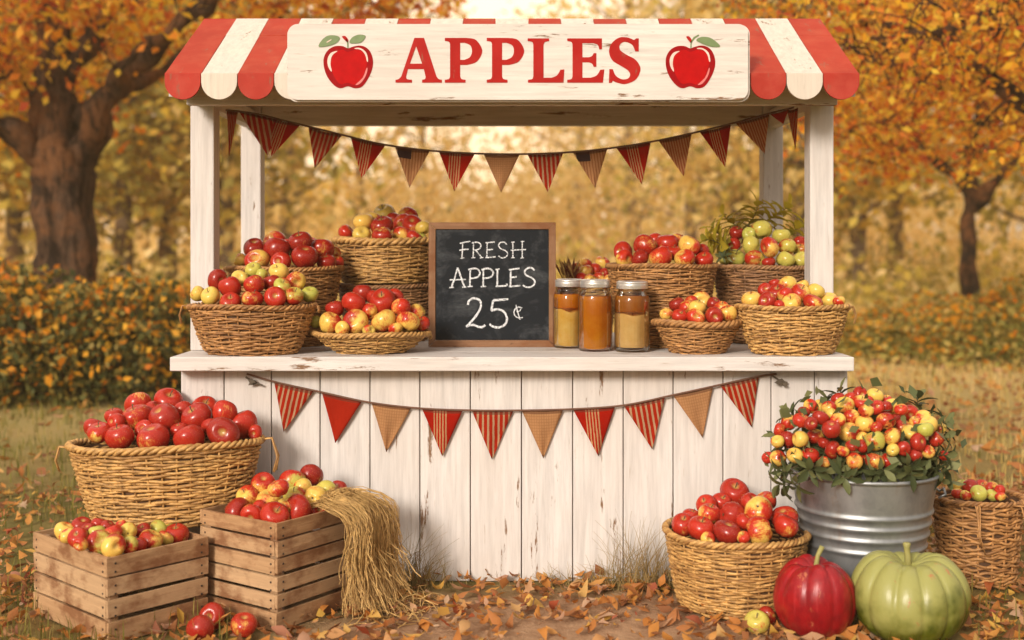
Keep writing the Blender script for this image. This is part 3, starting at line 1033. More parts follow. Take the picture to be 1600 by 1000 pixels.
st(w1, (331, 276), (329, 325), (326, 374)); st(w1, (312, 284), (345, 276), (378, 271)); st(w1, (310, 327), (340, 322), (369, 320)); st(w1 * .8, (316, 377), (340, 374))
st(w1, (398, 278), (398, 325), (396, 371)); st(w1, (388, 281), (420, 276), (442, 288), (442, 310), (425, 322), (400, 326)); st(w1, (412, 326), (432, 350), (450, 371)); st(w1 * .8, (386, 375), (410, 373)); st(w1 * .8, (438, 376), (460, 372))
st(w1, (484, 278), (483, 325), (482, 371)); st(w1, (474, 280), (505, 277), (531, 275)); st(w1, (483, 325), (502, 323), (521, 321)); st(w1, (474, 373), (505, 371), (537, 367))
st(w1, (608, 292), (592, 277), (568, 278), (556, 296), (568, 316), (596, 328), (612, 347), (602, 368), (576, 375), (554, 362))
st(w1, (645, 278), (645, 372)); st(w1, (704, 272), (704, 374)); st(w1, (632, 327), (680, 324), (727, 322)); st(w1 * .8, (634, 277), (656, 275)); st(w1 * .8, (694, 272), (716, 271)); st(w1 * .8, (634, 375), (657, 373)); st(w1 * .8, (693, 376), (714, 374))
st(w2, (300, 436), (282, 495), (262, 556)); st(w2, (300, 436), (320, 495), (342, 556)); st(w2 * .8, (250, 512), (300, 511), (350, 509)); st(w2 * .8, (248, 561), (276, 558)); st(w2 * .8, (328, 559), (353, 556))
for dx in (0, 83):
    st(w2, (378 + dx, 447), (377 + dx, 500), (376 + dx, 551)); st(w2, (366 + dx, 449), (405 + dx, 440), (432 + dx, 452), (438 + dx, 475), (420 + dx, 496), (380 + dx, 503)); st(w2 * .8, (362 + dx, 555), (394 + dx, 552))
st(w2, (548, 445), (548, 500), (547, 550)); st(w2 * .8, (537, 448), (562, 444)); st(w2, (538, 553), (575, 551), (604, 548), (607, 536))
st(w2, (632, 446), (631, 500), (630, 551)); st(w2, (620, 449), (655, 444), (687, 440)); st(w2, (632, 497), (652, 495), (669, 493)); st(w2, (620, 554), (655, 552), (691, 547))
st(w2, (782, 452), (758, 436), (730, 444), (718, 466), (733, 486), (764, 500), (783, 522), (771, 549), (738, 559), (707, 546))
st(w3, (364, 668), (372, 642), (404, 627), (436, 639), (446, 670), (430, 714), (396, 760), (354, 805)); st(w3, (354, 803), (378, 796), (402, 794), (430, 805), (455, 807), (472, 794))
st(w3, (616, 632), (570, 637), (522, 640)); st(w3, (522, 640), (516, 672), (511, 706)); st(w3, (511, 706), (550, 695), (590, 713), (608, 754), (596, 790), (560, 809), (522, 804), (500, 788))
st(7, (703, 688), (680, 682), (660, 694), (652, 716), (660, 738), (682, 750), (706, 747)); st(7, (664, 668), (676, 716), (690, 760)); st(5, (668, 712), (688, 706), (696, 690))
m = MB(); m.box(-cw + fw + .0006, cw - fw - .0006, .008, .016, fw - .001 + .0016, ch - fw - .0006, 0)
rc = random.Random(4)
kk = (cw * 2) / 199.0 / 4     # one pixel of the zoomed reading in metres on the board
for lev, (w, pts) in enumerate(STROKES):
    run = arc([Vector(p) for p in pts]) if len(pts) > 2 else [tuple(Vector(pts[0]).lerp(Vector(pts[1]), k / 6)) for k in range(7)]
    n = len(run); L_, R_ = [], []
    for i in range(n):
        a_ = Vector(run[max(0, i - 1)]); c_ = Vector(run[min(n - 1, i + 1)])
        d_ = (c_ - a_); d_ = d_.normalized() if d_.length else Vector((1, 0))
        nn_ = Vector((-d_.y, d_.x))
        ww = w / 2 * rc.uniform(.82, 1.12)
        L_.append(Vector(run[i]) + nn_ * ww); R_.append(Vector(run[i]) - nn_ * ww)
    q = lambda p: ((p.x - 516) * kk, .0076 - lev * .00001, ch - (p.y - 152) * kk)
    m.add([q(p) for p in L_] + [q(p) for p in R_], [(i, i + 1, n + i + 1, n + i) for i in range(n - 1)], 1)
m.build('slate', [M['slate'], M['chalk']], cb)
m = MB(); m.box(-.02, .02, .024, .04, .0, ch * .8); m.build('back_strut', M['frame_z'], cb, bevel=.002)

# --------------------------------------------------------------------- jars
a = N('jar_glass')          # thin clear glass: see-through, with a sky reflection that grows toward the edges
lw_ = a.n('LayerWeight', {'Blend': .28})
fr_ = a.ramp(lw_.outputs['Fresnel'], [(0, .012), (.5, .08), (1, .6)])
tr_ = a.n('BsdfTransparent', {'Color': (.96, .97, .95, 1)}); gl_ = a.n('BsdfGlossy', {'Color': (1, 1, 1, 1), 'Roughness': .04})
ms_ = a.n('MixShader', {'Fac': fr_}); a.t.links.new(tr_.outputs[0], ms_.inputs[1]); a.t.links.new(gl_.outputs[0], ms_.inputs[2])
a.t.links.new(ms_.outputs[0], a.out.inputs[0]); M['glass'] = a.mat
a = N('jar_lid_tin'); nz = a.noise(a.coord('Object', (1, 1, 1)), 40, 4, .6)
M['lid'] = a.done(a.mix(nz, (.66, .62, .57), (.86, .83, .78)), .32, a.bump(nz, .1, .002), .75)


def drink(name, c, deep, trans, cloud=8.0):
    a = N(name)
    nz = a.noise(a.coord('Object', (1, 1, 1)), cloud, 5, .6)
    col = a.mix(a.ramp(nz, [(.35, 0), (.7, 1)]), deep, c)
    p = a.n('BsdfPrincipled', {'Base Color': col, 'Roughness': .08, 'Transmission Weight': trans, 'IOR': 1.33})
    t = a.n('BsdfTranslucent', {'Color': col})
    m = a.n('MixShader', {'Fac': .5})
    a.t.links.new(p.outputs[0], m.inputs[1]); a.t.links.new(t.outputs[0], m.inputs[2]); a.t.links.new(m.outputs[0], a.out.inputs[0])
    return a.mat


M['amber'] = drink('amber_juice', (.95, .40, .02), (.80, .24, .006), .25)
M['brownjuice'] = drink('clear_cider', (.76, .32, .05), (.62, .19, .012), .35)
M['pulp'] = drink('pale_apple_pulp', (.92, .62, .25), (.84, .50, .16), 0, 22.0)
M['pulp2'] = drink('yellow_apple_pulp', (.94, .64, .20), (.86, .48, .08), 0, 22.0)


def jar(label, x, y, r, h, fills):
    t = thing('glass_jar', label, 'jar', (x, y, CT + .001), (0, 0, 0), 'jars of apple cider on the counter')
    out = [(r * .3, .0), (r * .88, .0), (r * .97, .006), (r, .018), (r, h * .70), (r * .97, h * .76), (r * .86, h * .815), (r * .80, h * .84), (r * .80, h * .90)]
    inn = [(rr - .0035, max(z, .007)) for rr, z in out]
    inn[0] = (r * .3, .007)
    prof = out + [(r * .80 - .0035, h * .90)] + list(reversed(inn[:-1]))
    m = MB(); m.lathe([(0.0005, 0)] + prof + [(0.0005, .007)], 40)
    m.build('glass_body', M['glass'], t, smooth=True)
    m = MB()
    rl = r * .87
    m.lathe([(.0005, h), (rl * .86, h), (rl * .90, h - .002), (rl * .93, h - .0025), (rl, h - .004), (rl, h - .008), (rl * .985, h - .01), (rl * 1.0, h - .014), (rl, h - .026), (rl * .985, h - .028), (rl * 1.01, h - .031), (rl * .97, h - .033), (rl * .955, h - .010), (.0005, h - .006)], 40)
    m.build('tin_lid', M['lid'], t, smooth=True)
    for name, z0, z1, mat, wob in fills:
        rr = r - .0044
        prof = [(.0005, z0 * h + .0085)]
        zz = [z0 + (z1 - z0) * k / 10 for k in range(11)]
        for z in zz:
            k = rr if z < .70 else rr - r * (.03 * min(1, (z - .70) / .06) + (.11 * max(0, (z - .76) / .055)))
            prof.append((k - (.003 if z == z0 else 0), z * h + .0085))
        prof.append((.0005, z1 * h + .0085))
        m = MB()
        fn = (lambda R, z, a, wob=wob, z1=z1: (R, z + (wob * math.sin(2 * a + 1) + wob * .6 * math.sin(5 * a) if z > z1 * h and R < rr * 1.1 else 0))) if wob else None
        m.lathe(prof, 36, 0, fn); m.build(name, mat, t, smooth=False)
    return t


jar('glass jar full of clear orange-amber apple juice, filled to its shoulder', .342, 4.735, .0715, .292, [('juice', 0, .735, M['amber'], 0)])
jar('glass jar of brown cider with thick pale settled pulp in its lower half', .490, 4.70, .0735, .287, [('settled_pulp', 0.035, .50, M['pulp'], .004), ('cider', .53, .76, M['brownjuice'], 0)])
jar('glass jar of yellow pulp and amber cider, partly behind the orange juice jar', .243, 4.885, .0700, .290, [('settled_pulp', 0, .52, M['pulp2'], .006), ('cider', .55, .75, M['amber'], 0)])

# ------------------------------------------------------------------- bucket
a = N('galvanised_steel')
v = a.coord('Object', (1, 1, 1))
vo = a.n('TexVoronoi', {'Vector': v, 'Scale': 38.0})
nz = a.noise(a.coord('Object', (1, 1, .5)), 6, 6, .65)
col = a.mix(a.ramp(nz, [(.3, 0), (.7, 1)]), (.20, .215, .225), (.42, .43, .43))
col = a.mix(a.math('MULTIPLY', vo.outputs['Color'], .25), col, (.50, .51, .50))
rust = a.noise(a.coord('Object', (3, 3, 1)), 3, 7, .75)
col = a.mix(a.ramp(rust, [(.60, 0), (.74, .55)]), col, (.30, .19, .11))
M['zinc'] = a.done(col, a.math('MULTIPLY_ADD', nz, .25, .36), a.bump(nz, .14, .006), .78)
BK = (1.30, 4.265)
bucket = thing('galvanised_bucket', 'large ribbed galvanised steel bucket heaped with small apples and leaves', 'bucket', (BK[0], BK[1], 0))
hb, rb0, rb1 = .500, .168, .264
rad = lambda z: rb0 + (rb1 - rb0) * (z / hb) ** .85
prof = [(.001, .012), (rb0 - .012, .012), (rb0 - .006, .0), (rb0 + .003, .0), (rb0 + .003, .012)]
for i in range(1, 90):
    z = .012 + (hb - .02) * i / 90
    r = rad(z)
    for zc in (.235, .28, .322, .362):
        r += .0075 * math.exp(-((z - zc) / .0085) ** 2)
    prof.append((r, z))
prof += [(rad(hb - .012) + .002, hb - .012)]
for k in range(9):
    a_ = -PI / 2 + 1.6 * PI * k / 8
    prof.append((rb1 + .003 + .007 * math.cos(a_), hb - .004 + .007 * math.sin(a_)))
prof += [(rb1 - .006, hb - .03), (rad(.3) - .004, .3), (.001, .3)]
m = MB(); m.lathe(prof, 72); m.build('ribbed_shell', M['zinc'], bucket, smooth=True)
for sx in (-1, 1):
    m = MB()
    m.tube([(sx * (rb1 + .008) , .02, .425), (sx * (rb1 + .03), .03, .41), (sx * (rb1 + .035), .0, .425), (sx * (rb1 + .03), -.03, .41), (sx * (rb1 + .008), -.02, .395)], .005, 8)
    m.build('side_handle', M['zinc'], bucket, smooth=True)

# ----------------------------------------------------------------- pumpkins
def pumpkin_mat(name, c1, c2, top, speck):
    a = N(name)
    v = a.coord('Object', (1, 1, 1))
    big = a.noise(v, 5, 4, .6)
    st_ = a.noise(a.coord('Object', (1, 1, .12)), 60, 4, .6)
    sp = a.n('SeparateXYZ', {'Vector': a.n('TexCoord').outputs['Object']})
    z = sp.outputs[2]
    col = a.mix(a.ramp(a.math('MULTIPLY_ADD', a.noise(v, 19, 5, .65), .5, a.math('MULTIPLY', big, .6)), [(.42, 0), (.66, 1)]), c1, c2)
    zz = a.math('ADD', a.math('MULTIPLY', z, 6.0), a.math('MULTIPLY', a.math('SUBTRACT', big, .5), 2.2))
    col = a.mix(a.ramp(zz, [(.5, 0), (2.2, .95)]) if top else 0.0, col, top or c1)
    col = a.mix(a.ramp(st_, [(.55, 0), (.8, .35)]), col, tuple(min(1, x * 1.5 + .05) for x in c2))
    pick = a.noise(a.coord('Object', (1, 1, .6), (2.3, 1.1, 4.7)), 22, 7, .72)
    spots = a.ramp(pick, [(.61, 0), (.67, 1)])
    col = a.mix(a.math('MULTIPLY', spots, .7), col, speck)
    return a.done(col, a.math('MULTIPLY_ADD', big, .25, .22), a.bump(a.math('ADD', st_, big), .25, .006), Specular_IOR_Level=.4)


def pumpkin(label, x, y, r, h, ribs, mat, stem_pts, stem_r, stem_mat, depth, round_, seed):
    rng = random.Random(seed)
    t = thing('pumpkin', label, 'pumpkin', (x, y, 0), (0, 0, rng.uniform(0, 6)), 'pumpkins on the fallen leaves')
    offs = [rng.uniform(.45, 1.5) for _ in range(ribs)]
    wid = [rng.uniform(-.12, .12) for _ in range(ribs)]
    prof = []
    n = 40
    for i in range(n + 1):
        th = PI * i / n
        s, c = math.sin(th), -math.cos(th)
        rr = s ** round_
        z = c
        z -= .34 * math.exp(-(rr / .34) ** 2) if c > 0 else 0
        z += .16 * math.exp(-(rr / .35) ** 2) if c < 0 else 0
        prof.append((max(.002, rr * r), (z * .5 + .5) * h * 1.0))
    zmin = min(p[1] for p in prof); zmax = max(p[1] for p in prof)
    prof = [(a_, (z - zmin) / (zmax - zmin) * h) for a_, z in prof]
    def fn(R, z, a):
        k = ribs * a / (2 * PI)
        i = int(k) % ribs; f = k - int(k)
        g = (abs(math.sin(PI * f)) ** .55)
        q = min(1, R / r * 1.6)
        return R * (1 - depth * offs[i] * (1 - g) * q + .018 * math.sin(3 * a + seed) + .012 * math.sin(2 * a + z * 14 + seed)), z + (1 - g) * -.012 * q * max(-.3, min(1, (z / h - .45) * 3)) + .01 * math.sin(2 * a + 1) * (z / h)
    m = MB(); m.lathe(prof, ribs * 12, 0, fn); m.build('ribbed_rind', mat, t, smooth=True)
    m = MB()
    zt = prof[-1][1]
    t2 = Matrix.Rotation(-t.rotation_euler.z, 3, 'Z')
    m.tube([t2 @ (Vector((0, 0, zt - .01)) + Vector(p)) for p in stem_pts], stem_r, 8)
    m.build('stem', stem_mat, t, smooth=True)
    return t


M['rind_red'] = pumpkin_mat('red_rind', (.19, .003, .007), (.34, .007, .010), None, (.50, .16, .07))
M['rind_green'] = pumpkin_mat('green_rind', (.042, .056, .003), (.120, .130, .008), (.30, .29, .085), (.42, .10, .045))
M['stem_green'] = plain('green_stem', (.32, .29, .09), .6)
pumpkin('glossy deep red ribbed pumpkin with thin curved stem beside the basket', (1274 - 800) / FPX * 3.93, 3.93, .139, .245, 9, M['rind_red'], [(0, 0, -.02), (.002, 0, .025), (.009, .0, .062), (.024, 0, .092)], [.012, .0085, .008, .009], M['stem_green'], .040, .80, 4)
pumpkin('wide pale green ribbed pumpkin with thick upright stem', (1419.5 - 800) / FPX * 3.90, 3.90, .194, .272, 13, M['rind_green'], [(0, 0, -.02), (-.002, 0, .04), (-.006, 0, .074), (-.006, 0, .084), (-.006, 0, .09)], [.013, .0105, .0105, .014, .011], M['stem_green'], .048, .74, 11)

# ------------------------------------------------------------------ baskets
WT, WG, WB = M['wick_tan'], M['wick_gold'], M['wick_brown']
Z = lambda py, Y: CAM_Z - (py - 390) / FPX * Y
X = lambda px, Y: (px - 800) / FPX * Y
# on the counter
basket('oval tan wicker basket of mixed red and green apples in front of post', X(394, 4.6), 4.60, CT, .248, .150, .165, .105, Z(478, 4.6) - CT, 12, 34, WT, bow=.62, seed=1, tails=((PI, .075), (-.1, .03)))
basket('tall round wicker basket of deep red apples behind the oval mixed basket', X(446, 5.03), 5.03, CT, .243, .235, .165, .16, Z(419, 5.03) - CT, 22, 32, WT, bow=.8, seed=2, tails=((PI, .05),))
basket('wicker basket topped with yellow and orange apples, stacked on another basket', X(605, 5.3), 5.30, Z(441, 5.3), .236, .225, .195, .19, Z(377, 5.3) - Z(441, 5.3), 11, 30, WG, bow=.6, seed=3, rimr=.015)
basket('brown wicker basket without fruit in view, underneath the stacked basket', X(607, 5.3), 5.30, CT, .228, .22, .17, .165, Z(446, 5.3) - CT, 17, 30, WB, bow=.7, seed=4, fill=.9)
basket('shallow golden wicker tray of large orange and red apples beside chalkboard', X(580, 4.66), 4.66, CT, .230, .170, .125, .10, Z(520, 4.66) - CT, 6, 32, WG, bow=.75, seed=5, rimr=.010, fill=.55, tails=((.35, .04),))
basket('small wicker basket of apples and dried stalks half hidden behind the jars', X(917, 5.25), 5.25, CT, .135, .13, .10, .10, Z(444, 5.25) - CT, 18, 24, WG, bow=.8, seed=6)
basket('tall round wicker basket of red and orange apples right behind cider jars', X(1034, 5.0), 5.0, CT, .232, .225, .160, .155, Z(415, 5.0) - CT, 22, 32, WT, bow=.75, seed=7)
basket('dark wicker basket of green apples trimmed with yellow-green leaves', X(1190, 5.17), 5.17, CT, .212, .205, .15, .145, Z(417, 5.17) - CT, 22, 30, WB, bow=.75, seed=8, tails=((PI, .06),))
basket('small tan wicker bowl of pale apples, smallest basket on the counter', X(1090, 4.66), 4.66, CT, .172, .160, .105, .10, Z(503, 4.66) - CT, 9, 28, WT, bow=.85, seed=9, rimr=.012)
basket('golden oval wicker basket of yellow and red apples before a post', X(1238, 4.6), 4.60, CT, .219, .140, .145, .095, Z(479, 4.6) - CT, 11, 32, WG, bow=.62, seed=10, tails=((.05, .075),))
# on the ground
bo_x, bo_y, bo_z = X(264, 4.35), 4.34, .290
basket('big oval wicker laundry basket heaped with red apples behind the crates', bo_x, bo_y, bo_z, .352, .185, .262, .14, Z(690, 4.35) - bo_z, 17, 44, WG, rot=math.radians(3), tilt=(0, math.radians(-1.5)), bow=.7, seed=11, rimr=.0125, loose=.3, tails=((-.05, .13), (PI + .1, .10)))
basket('round tan wicker basket of red apples on the ground beside bucket', X(1150, 4.25), 4.25, .006, .256, .245, .205, .20, Z(828, 4.25) - .006, 17, 42, WG, bow=.7, seed=12, rimr=.011, tails=((.1, .09),))
basket('loosely woven ragged wicker basket of small apples behind the green pumpkin', X(1527, 4.56), 4.56, .004, .168, .160, .135, .13, Z(776, 4.56) - .004, 17, 20, WT, bow=.9, seed=13, rimr=.010, loose=1.6, fill=.85, tails=((.1, .16), (PI, .14), (-1.2, .2), (-1.0, .25), (-2.0, .2)))
# crates
B_L = (X(168, 3.80), 3.80); B_R = (-.8146 + .012, 3.935)
crate('low weathered crate of mixed green and red apples at the front', B_L, math.radians(48), .385, .53, .292, 4, 21)
crate('taller crate of apples with straw hanging over its corner', B_R, math.radians(55), .378, .398, .372, 6, 22)
crate('small crate hidden under the big oval basket', (-1.165, 4.30), math.radians(8), .20, .21, .283, 5, 23)

# --------------------------------------------------------------- the apples
heap([(309, 459, 27, 'y', 0), (329, 463, 32, 'y', 0), (360, 473, 34, 'r', 0), (394.5, 467, 32, 'r', 0), (430, 465, 35, 'r', 0), (459, 463, 32, 'm', 0), (484, 460, 28, 'g', 0),
      (340, 438, 34, 'R', 1), (359.5, 449, 35, 'r', 1), (397, 445, 33, 'r', 1), (424, 442, 30, 'R', 1), (441, 447, 28, 'm', 1), (461, 440, 32, 'b', 1),
      (375, 435, 26, 'y', 2), (396, 422, 26, 'g', 2), (409, 430, 22, 'g', 2), (436, 426, 30, 'y', 2)],
     'oval mixed basket before post', 'apples in the oval mixed basket', X(394, 4.6), 4.60, Z(474, 4.6), .225, .13, .16)
heap([(376, 407, 22, 'o', 0), (402, 407, 36, 'o', 0), (439, 409, 33, 'r', 0), (476, 402, 42, 'R', 0), (510, 410, 32, 'R', 0), (526, 409, 22, 'r', 0),
      (397, 389, 35, 'R', 1), (432, 391, 42, 'R', 1), (504, 389, 38, 'R', 1), (469, 378, 37, 'R', 1),
      (430, 378, 36, 'o', 2), (482, 384, 34, 'r', 2), (521, 395, 22, 'o', 2), (453, 386, 30, 'R', 2)],
     'tall deep-red basket', 'apples in the tall deep red basket', X(446, 5.03), 5.03, Z(417, 5.03), .215, .2, .13)
heap([(541, 364, 28, 'o', 0), (565, 367, 30, 'y', 0), (597, 369, 32, 'b', 0), (629, 369, 33, 'o', 0), (647, 372, 26, 'r', 0), (657, 372, 18, 'g', 0),
      (568, 347, 34, 'l', 1), (597, 353, 35, 'R', 1), (630, 351, 35, 'o', 1), (645, 353, 33, 'r', 1), (661, 356, 24, 'y', 1),
      (602, 336, 36, 'y', 2), (638, 338, 31, 'o', 2), (616, 346, 28, 'r', 2), (583, 343, 26, 'o', 2)],
     'stacked upper basket', 'apples in the stacked upper basket', X(604, 5.3), 5.30, Z(374, 5.3), .19, .18, .16)
heap([(494, 503, 20, 'g', 0), (516, 505, 37, 'b', 0), (556, 504, 41, 'b', 0), (600, 503, 43, 'b', 0), (637, 503, 37, 'b', 0), (660, 506, 26, 'r', 0), (535, 514, 24, 'l', 0), (576, 517, 20, 'y', 0), (618, 514, 22, 'o', 0),
      (523, 483, 28, 'R', 1), (552, 473, 36, 'r', 1), (577, 487, 28, 'o', 1), (598, 472, 42, 'r', 1), (627, 480, 29, 'o', 1), (651, 489, 30, 'o', 1),
      (566, 459, 31, 'R', 2), (617, 466, 30, 'r', 2), (586, 466, 28, 'r', 2)],
     'shallow tray basket', 'apples in the shallow tray basket', X(580, 4.66), 4.66, Z(514, 4.66), .20, .135, .15)
heap([(908, 436, 22, 'r', 0), (936, 435, 20, 'o', 0), (951, 438, 18, 'o', 0), (922, 438, 20, 'b', 0),
      (914, 425, 27, 'b', 1), (900, 420, 20, 'o', 1), (930, 421, 21, 'o', 1), (945, 427, 18, 'R', 1), (941, 412, 22, 'o', 1), (916, 411, 18, 'o', 1)],
     'basket behind the jars', 'apples in the basket behind the jars', X(920, 5.25), 5.25, Z(440, 5.25), .12, .11, .10)
heap([(975, 404, 29, 'o', 0), (1000, 404, 30, 'R', 0), (1032, 402, 36, 'o', 0), (1070, 404, 35, 'o', 0), (1100, 406, 28, 'r', 0),
      (974, 393, 30, 'r', 1), (1007, 385, 37, 'r', 1), (1042, 382, 37, 'r', 1), (1052, 395, 28, 'r', 1), (1077, 384, 34, 'o', 1), (1097, 393, 26, 'R', 1),
      (1024, 378, 28, 'r', 2), (1060, 379, 28, 'o', 2)],
     'red basket behind cider jars', 'apples in the tall red basket', X(1034, 5.0), 5.0, Z(412, 5.0), .205, .19, .11)
heap([(1132, 405, 20, 'm', 0), (1148, 404, 32, 'g', 0), (1180, 405, 31, 'm', 0), (1201, 410, 21, 'R', 0), (1227, 406, 30, 'g', 0), (1252, 406, 27, 'g', 0),
      (1130, 389, 18, 'g', 1), (1147, 383, 23, 'r', 1), (1174, 383, 32, 'g', 1), (1203, 386, 31, 'o', 1), (1230, 386, 28, 'm', 1), (1253, 391, 24, 'm', 1),
      (1151, 364, 25, 'R', 2), (1190, 359, 32, 'm', 2), (1221, 369, 30, 'g', 2), (1249, 380, 22, 'R', 2), (1170, 366, 22, 'g', 2)],
     'leaf-trimmed green basket', 'apples in the leafy green basket', X(1192, 5.17), 5.17, Z(414, 5.17), .185, .17, .19)
heap([(1041, 491, 21, 'l', 0), (1062, 494, 24, 'r', 0), (1087, 496, 29, 'o', 0), (1116, 494, 30, 'R', 0), (1138, 490, 26, 'o', 0),
      (1058, 476, 26, 'R', 1), (1073, 480, 27, 'o', 1), (1089, 481, 28, 'l', 1), (1115, 475, 23, 'R', 1), (1128, 481, 24, 'o', 1),
      (1095, 469, 29, 'l', 2), (1080, 473, 22, 'r', 2)],
     'small wicker bowl', 'apples in the small bowl basket', X(1090, 4.66), 4.66, Z(499, 4.66), .145, .125, .11)
heap([(1174, 468, 31, 'l', 0), (1199, 471, 30, 'R', 0), (1218, 476, 17, 'r', 0), (1237, 474, 32, 'l', 0), (1270, 473, 33, 'r', 0), (1296, 470, 31, 'l', 0), (1311, 471, 20, 'o', 0),
      (1195, 453, 23, 'r', 1), (1214, 458, 31, 'R', 1), (1227, 461, 26, 'o', 1), (1250, 458, 32, 'b', 1), (1275, 455, 27, 'y', 1),
      (1210, 444, 18, 'r', 2), (1231, 445, 30, 'y', 2), (1254, 446, 20, 'y', 2)],
     'golden oval basket', 'apples in the golden oval basket', X(1240, 4.6), 4.60, Z(476, 4.6), .195, .12, .13)
heap([(155, 676, 38, 'r', 0), (187, 683, 46, 'r', 0), (240, 686, 52, 'r', 0), (296, 686, 50, 'r', 0), (349, 676, 50, 'R', 0), (380, 664, 44, 'r', 0), (399, 676, 24, 'r', 0),
      (147, 668, 33, 'R', 1), (213, 652, 46, 'r', 1), (258, 655, 48, 'R', 1), (307, 652, 48, 'R', 1), (351, 645, 38, 'r', 1), (226, 672, 32, 'r', 1), (280, 673, 28, 'r', 1), (330, 667, 30, 'R', 1), (182, 659, 28, 'r', 1),
      (178, 650, 30, 'r', 2), (216, 633, 44, 'r', 2), (263, 628, 46, 'r', 2), (319, 639, 44, 'r', 2), (287, 641, 34, 'r', 2), (240, 642, 32, 'r', 2)],
     'big oval basket', 'red apples in the big oval basket', X(268, 4.35), 4.35, Z(684, 4.35), .315, .155, .20)
heap([(92, 832, 32, 'l', 0), (106, 837, 27, 'l', 0), (122, 840, 33, 'r', 0), (126, 850, 22, 'o', 0), (150, 849, 40, 'm', 0), (180, 854, 39, 'b', 0), (203, 852, 28, 'm', 0), (217, 852, 26, 'r', 0), (235, 845, 40, 'b', 0), (277, 836, 40, 'r', 0), (258, 841, 26, 'b', 0),
      (128, 821, 30, 'R', 1), (137, 830, 24, 'R', 1), (151, 832, 26, 'g', 1), (176, 833, 30, 'o', 1), (200, 831, 28, 'y', 1), (224, 830, 27, 'R', 1), (246, 828, 31, 'm', 1), (266, 827, 27, 'l', 1), (286, 829, 30, 'g', 1),
      (155, 820, 25, 'R', 2), (168, 823, 23, 'R', 2), (190, 823, 22, 'o', 2)],
     'low front crate', 'apples in the low crate', -1.375, 4.06, .255, .235, .24, .10, box=(B_L, math.radians(48), .385, .53, .292))
heap([(367, 800, 42, 'R', 0), (389, 807, 37, 'r', 0), (429, 807, 46, 'r', 0), (478, 802, 50, 'R', 0), (505, 800, 30, 'r', 0),
      (387, 776, 37, 'o', 1), (420, 782, 41, 'y', 1), (448, 790, 28, 'y', 1), (460, 776, 35, 'm', 1), (493, 777, 35, 'l', 1), (508, 767, 37, 'g', 1), (405, 795, 26, 'r', 1),
      (411, 757, 38, 'r', 2), (457, 754, 44, 'm', 2), (486, 744, 38, 'R', 2), (527, 767, 34, 'R', 2), (435, 763, 32, 'o', 2), (473, 763, 30, 'b', 2)],
     'straw-draped crate', 'apples in the straw-draped crate', -.835, 4.215, .345, .185, .19, .225, box=(B_R, math.radians(55), .378, .398, .372))
heap([(1067, 820, 38, 'r', 0), (1095, 826, 43, 'r', 0), (1136, 832, 44, 'R', 0), (1186, 829, 46, 'b', 0), (1228, 822, 40, 'r', 0), (1106, 842, 24, 'b', 0), (1162, 840, 22, 'o', 0),
      (1108, 803, 37, 'o', 1), (1144, 806, 45, 'R', 1), (1185, 798, 45, 'o', 1), (1226, 809, 42, 'r', 1), (1080, 808, 30, 'r', 1), (1163, 815, 28, 'r', 1),
      (1104, 789, 34, 'r', 2), (1148, 771, 48, 'R', 2), (1196, 784, 36, 'o', 2), (1127, 785, 32, 'r', 2), (1172, 785, 32, 'r', 2)],
     'round ground basket', 'red apples in the ground basket', X(1150, 4.25), 4.25, Z(826, 4.25), .225, .205, .165)
heap([(1495, 760, 17, 'y', 0), (1509, 774, 17, 'o', 0), (1529, 771, 26, 'g', 0), (1550, 774, 21, 'g', 0), (1563, 776, 17, 'o', 0), (1496, 771, 18, 'o', 0),
      (1503, 757, 17, 'g', 1), (1516, 761, 25, 'R', 1), (1535, 761, 23, 'r', 1), (1549, 763, 23, 'b', 1), (1562, 766, 18, 'r', 1)],
     'ragged basket', 'small apples in the ragged basket', X(1527, 4.56), 4.56, Z(776, 4.56), .14, .13, .055)
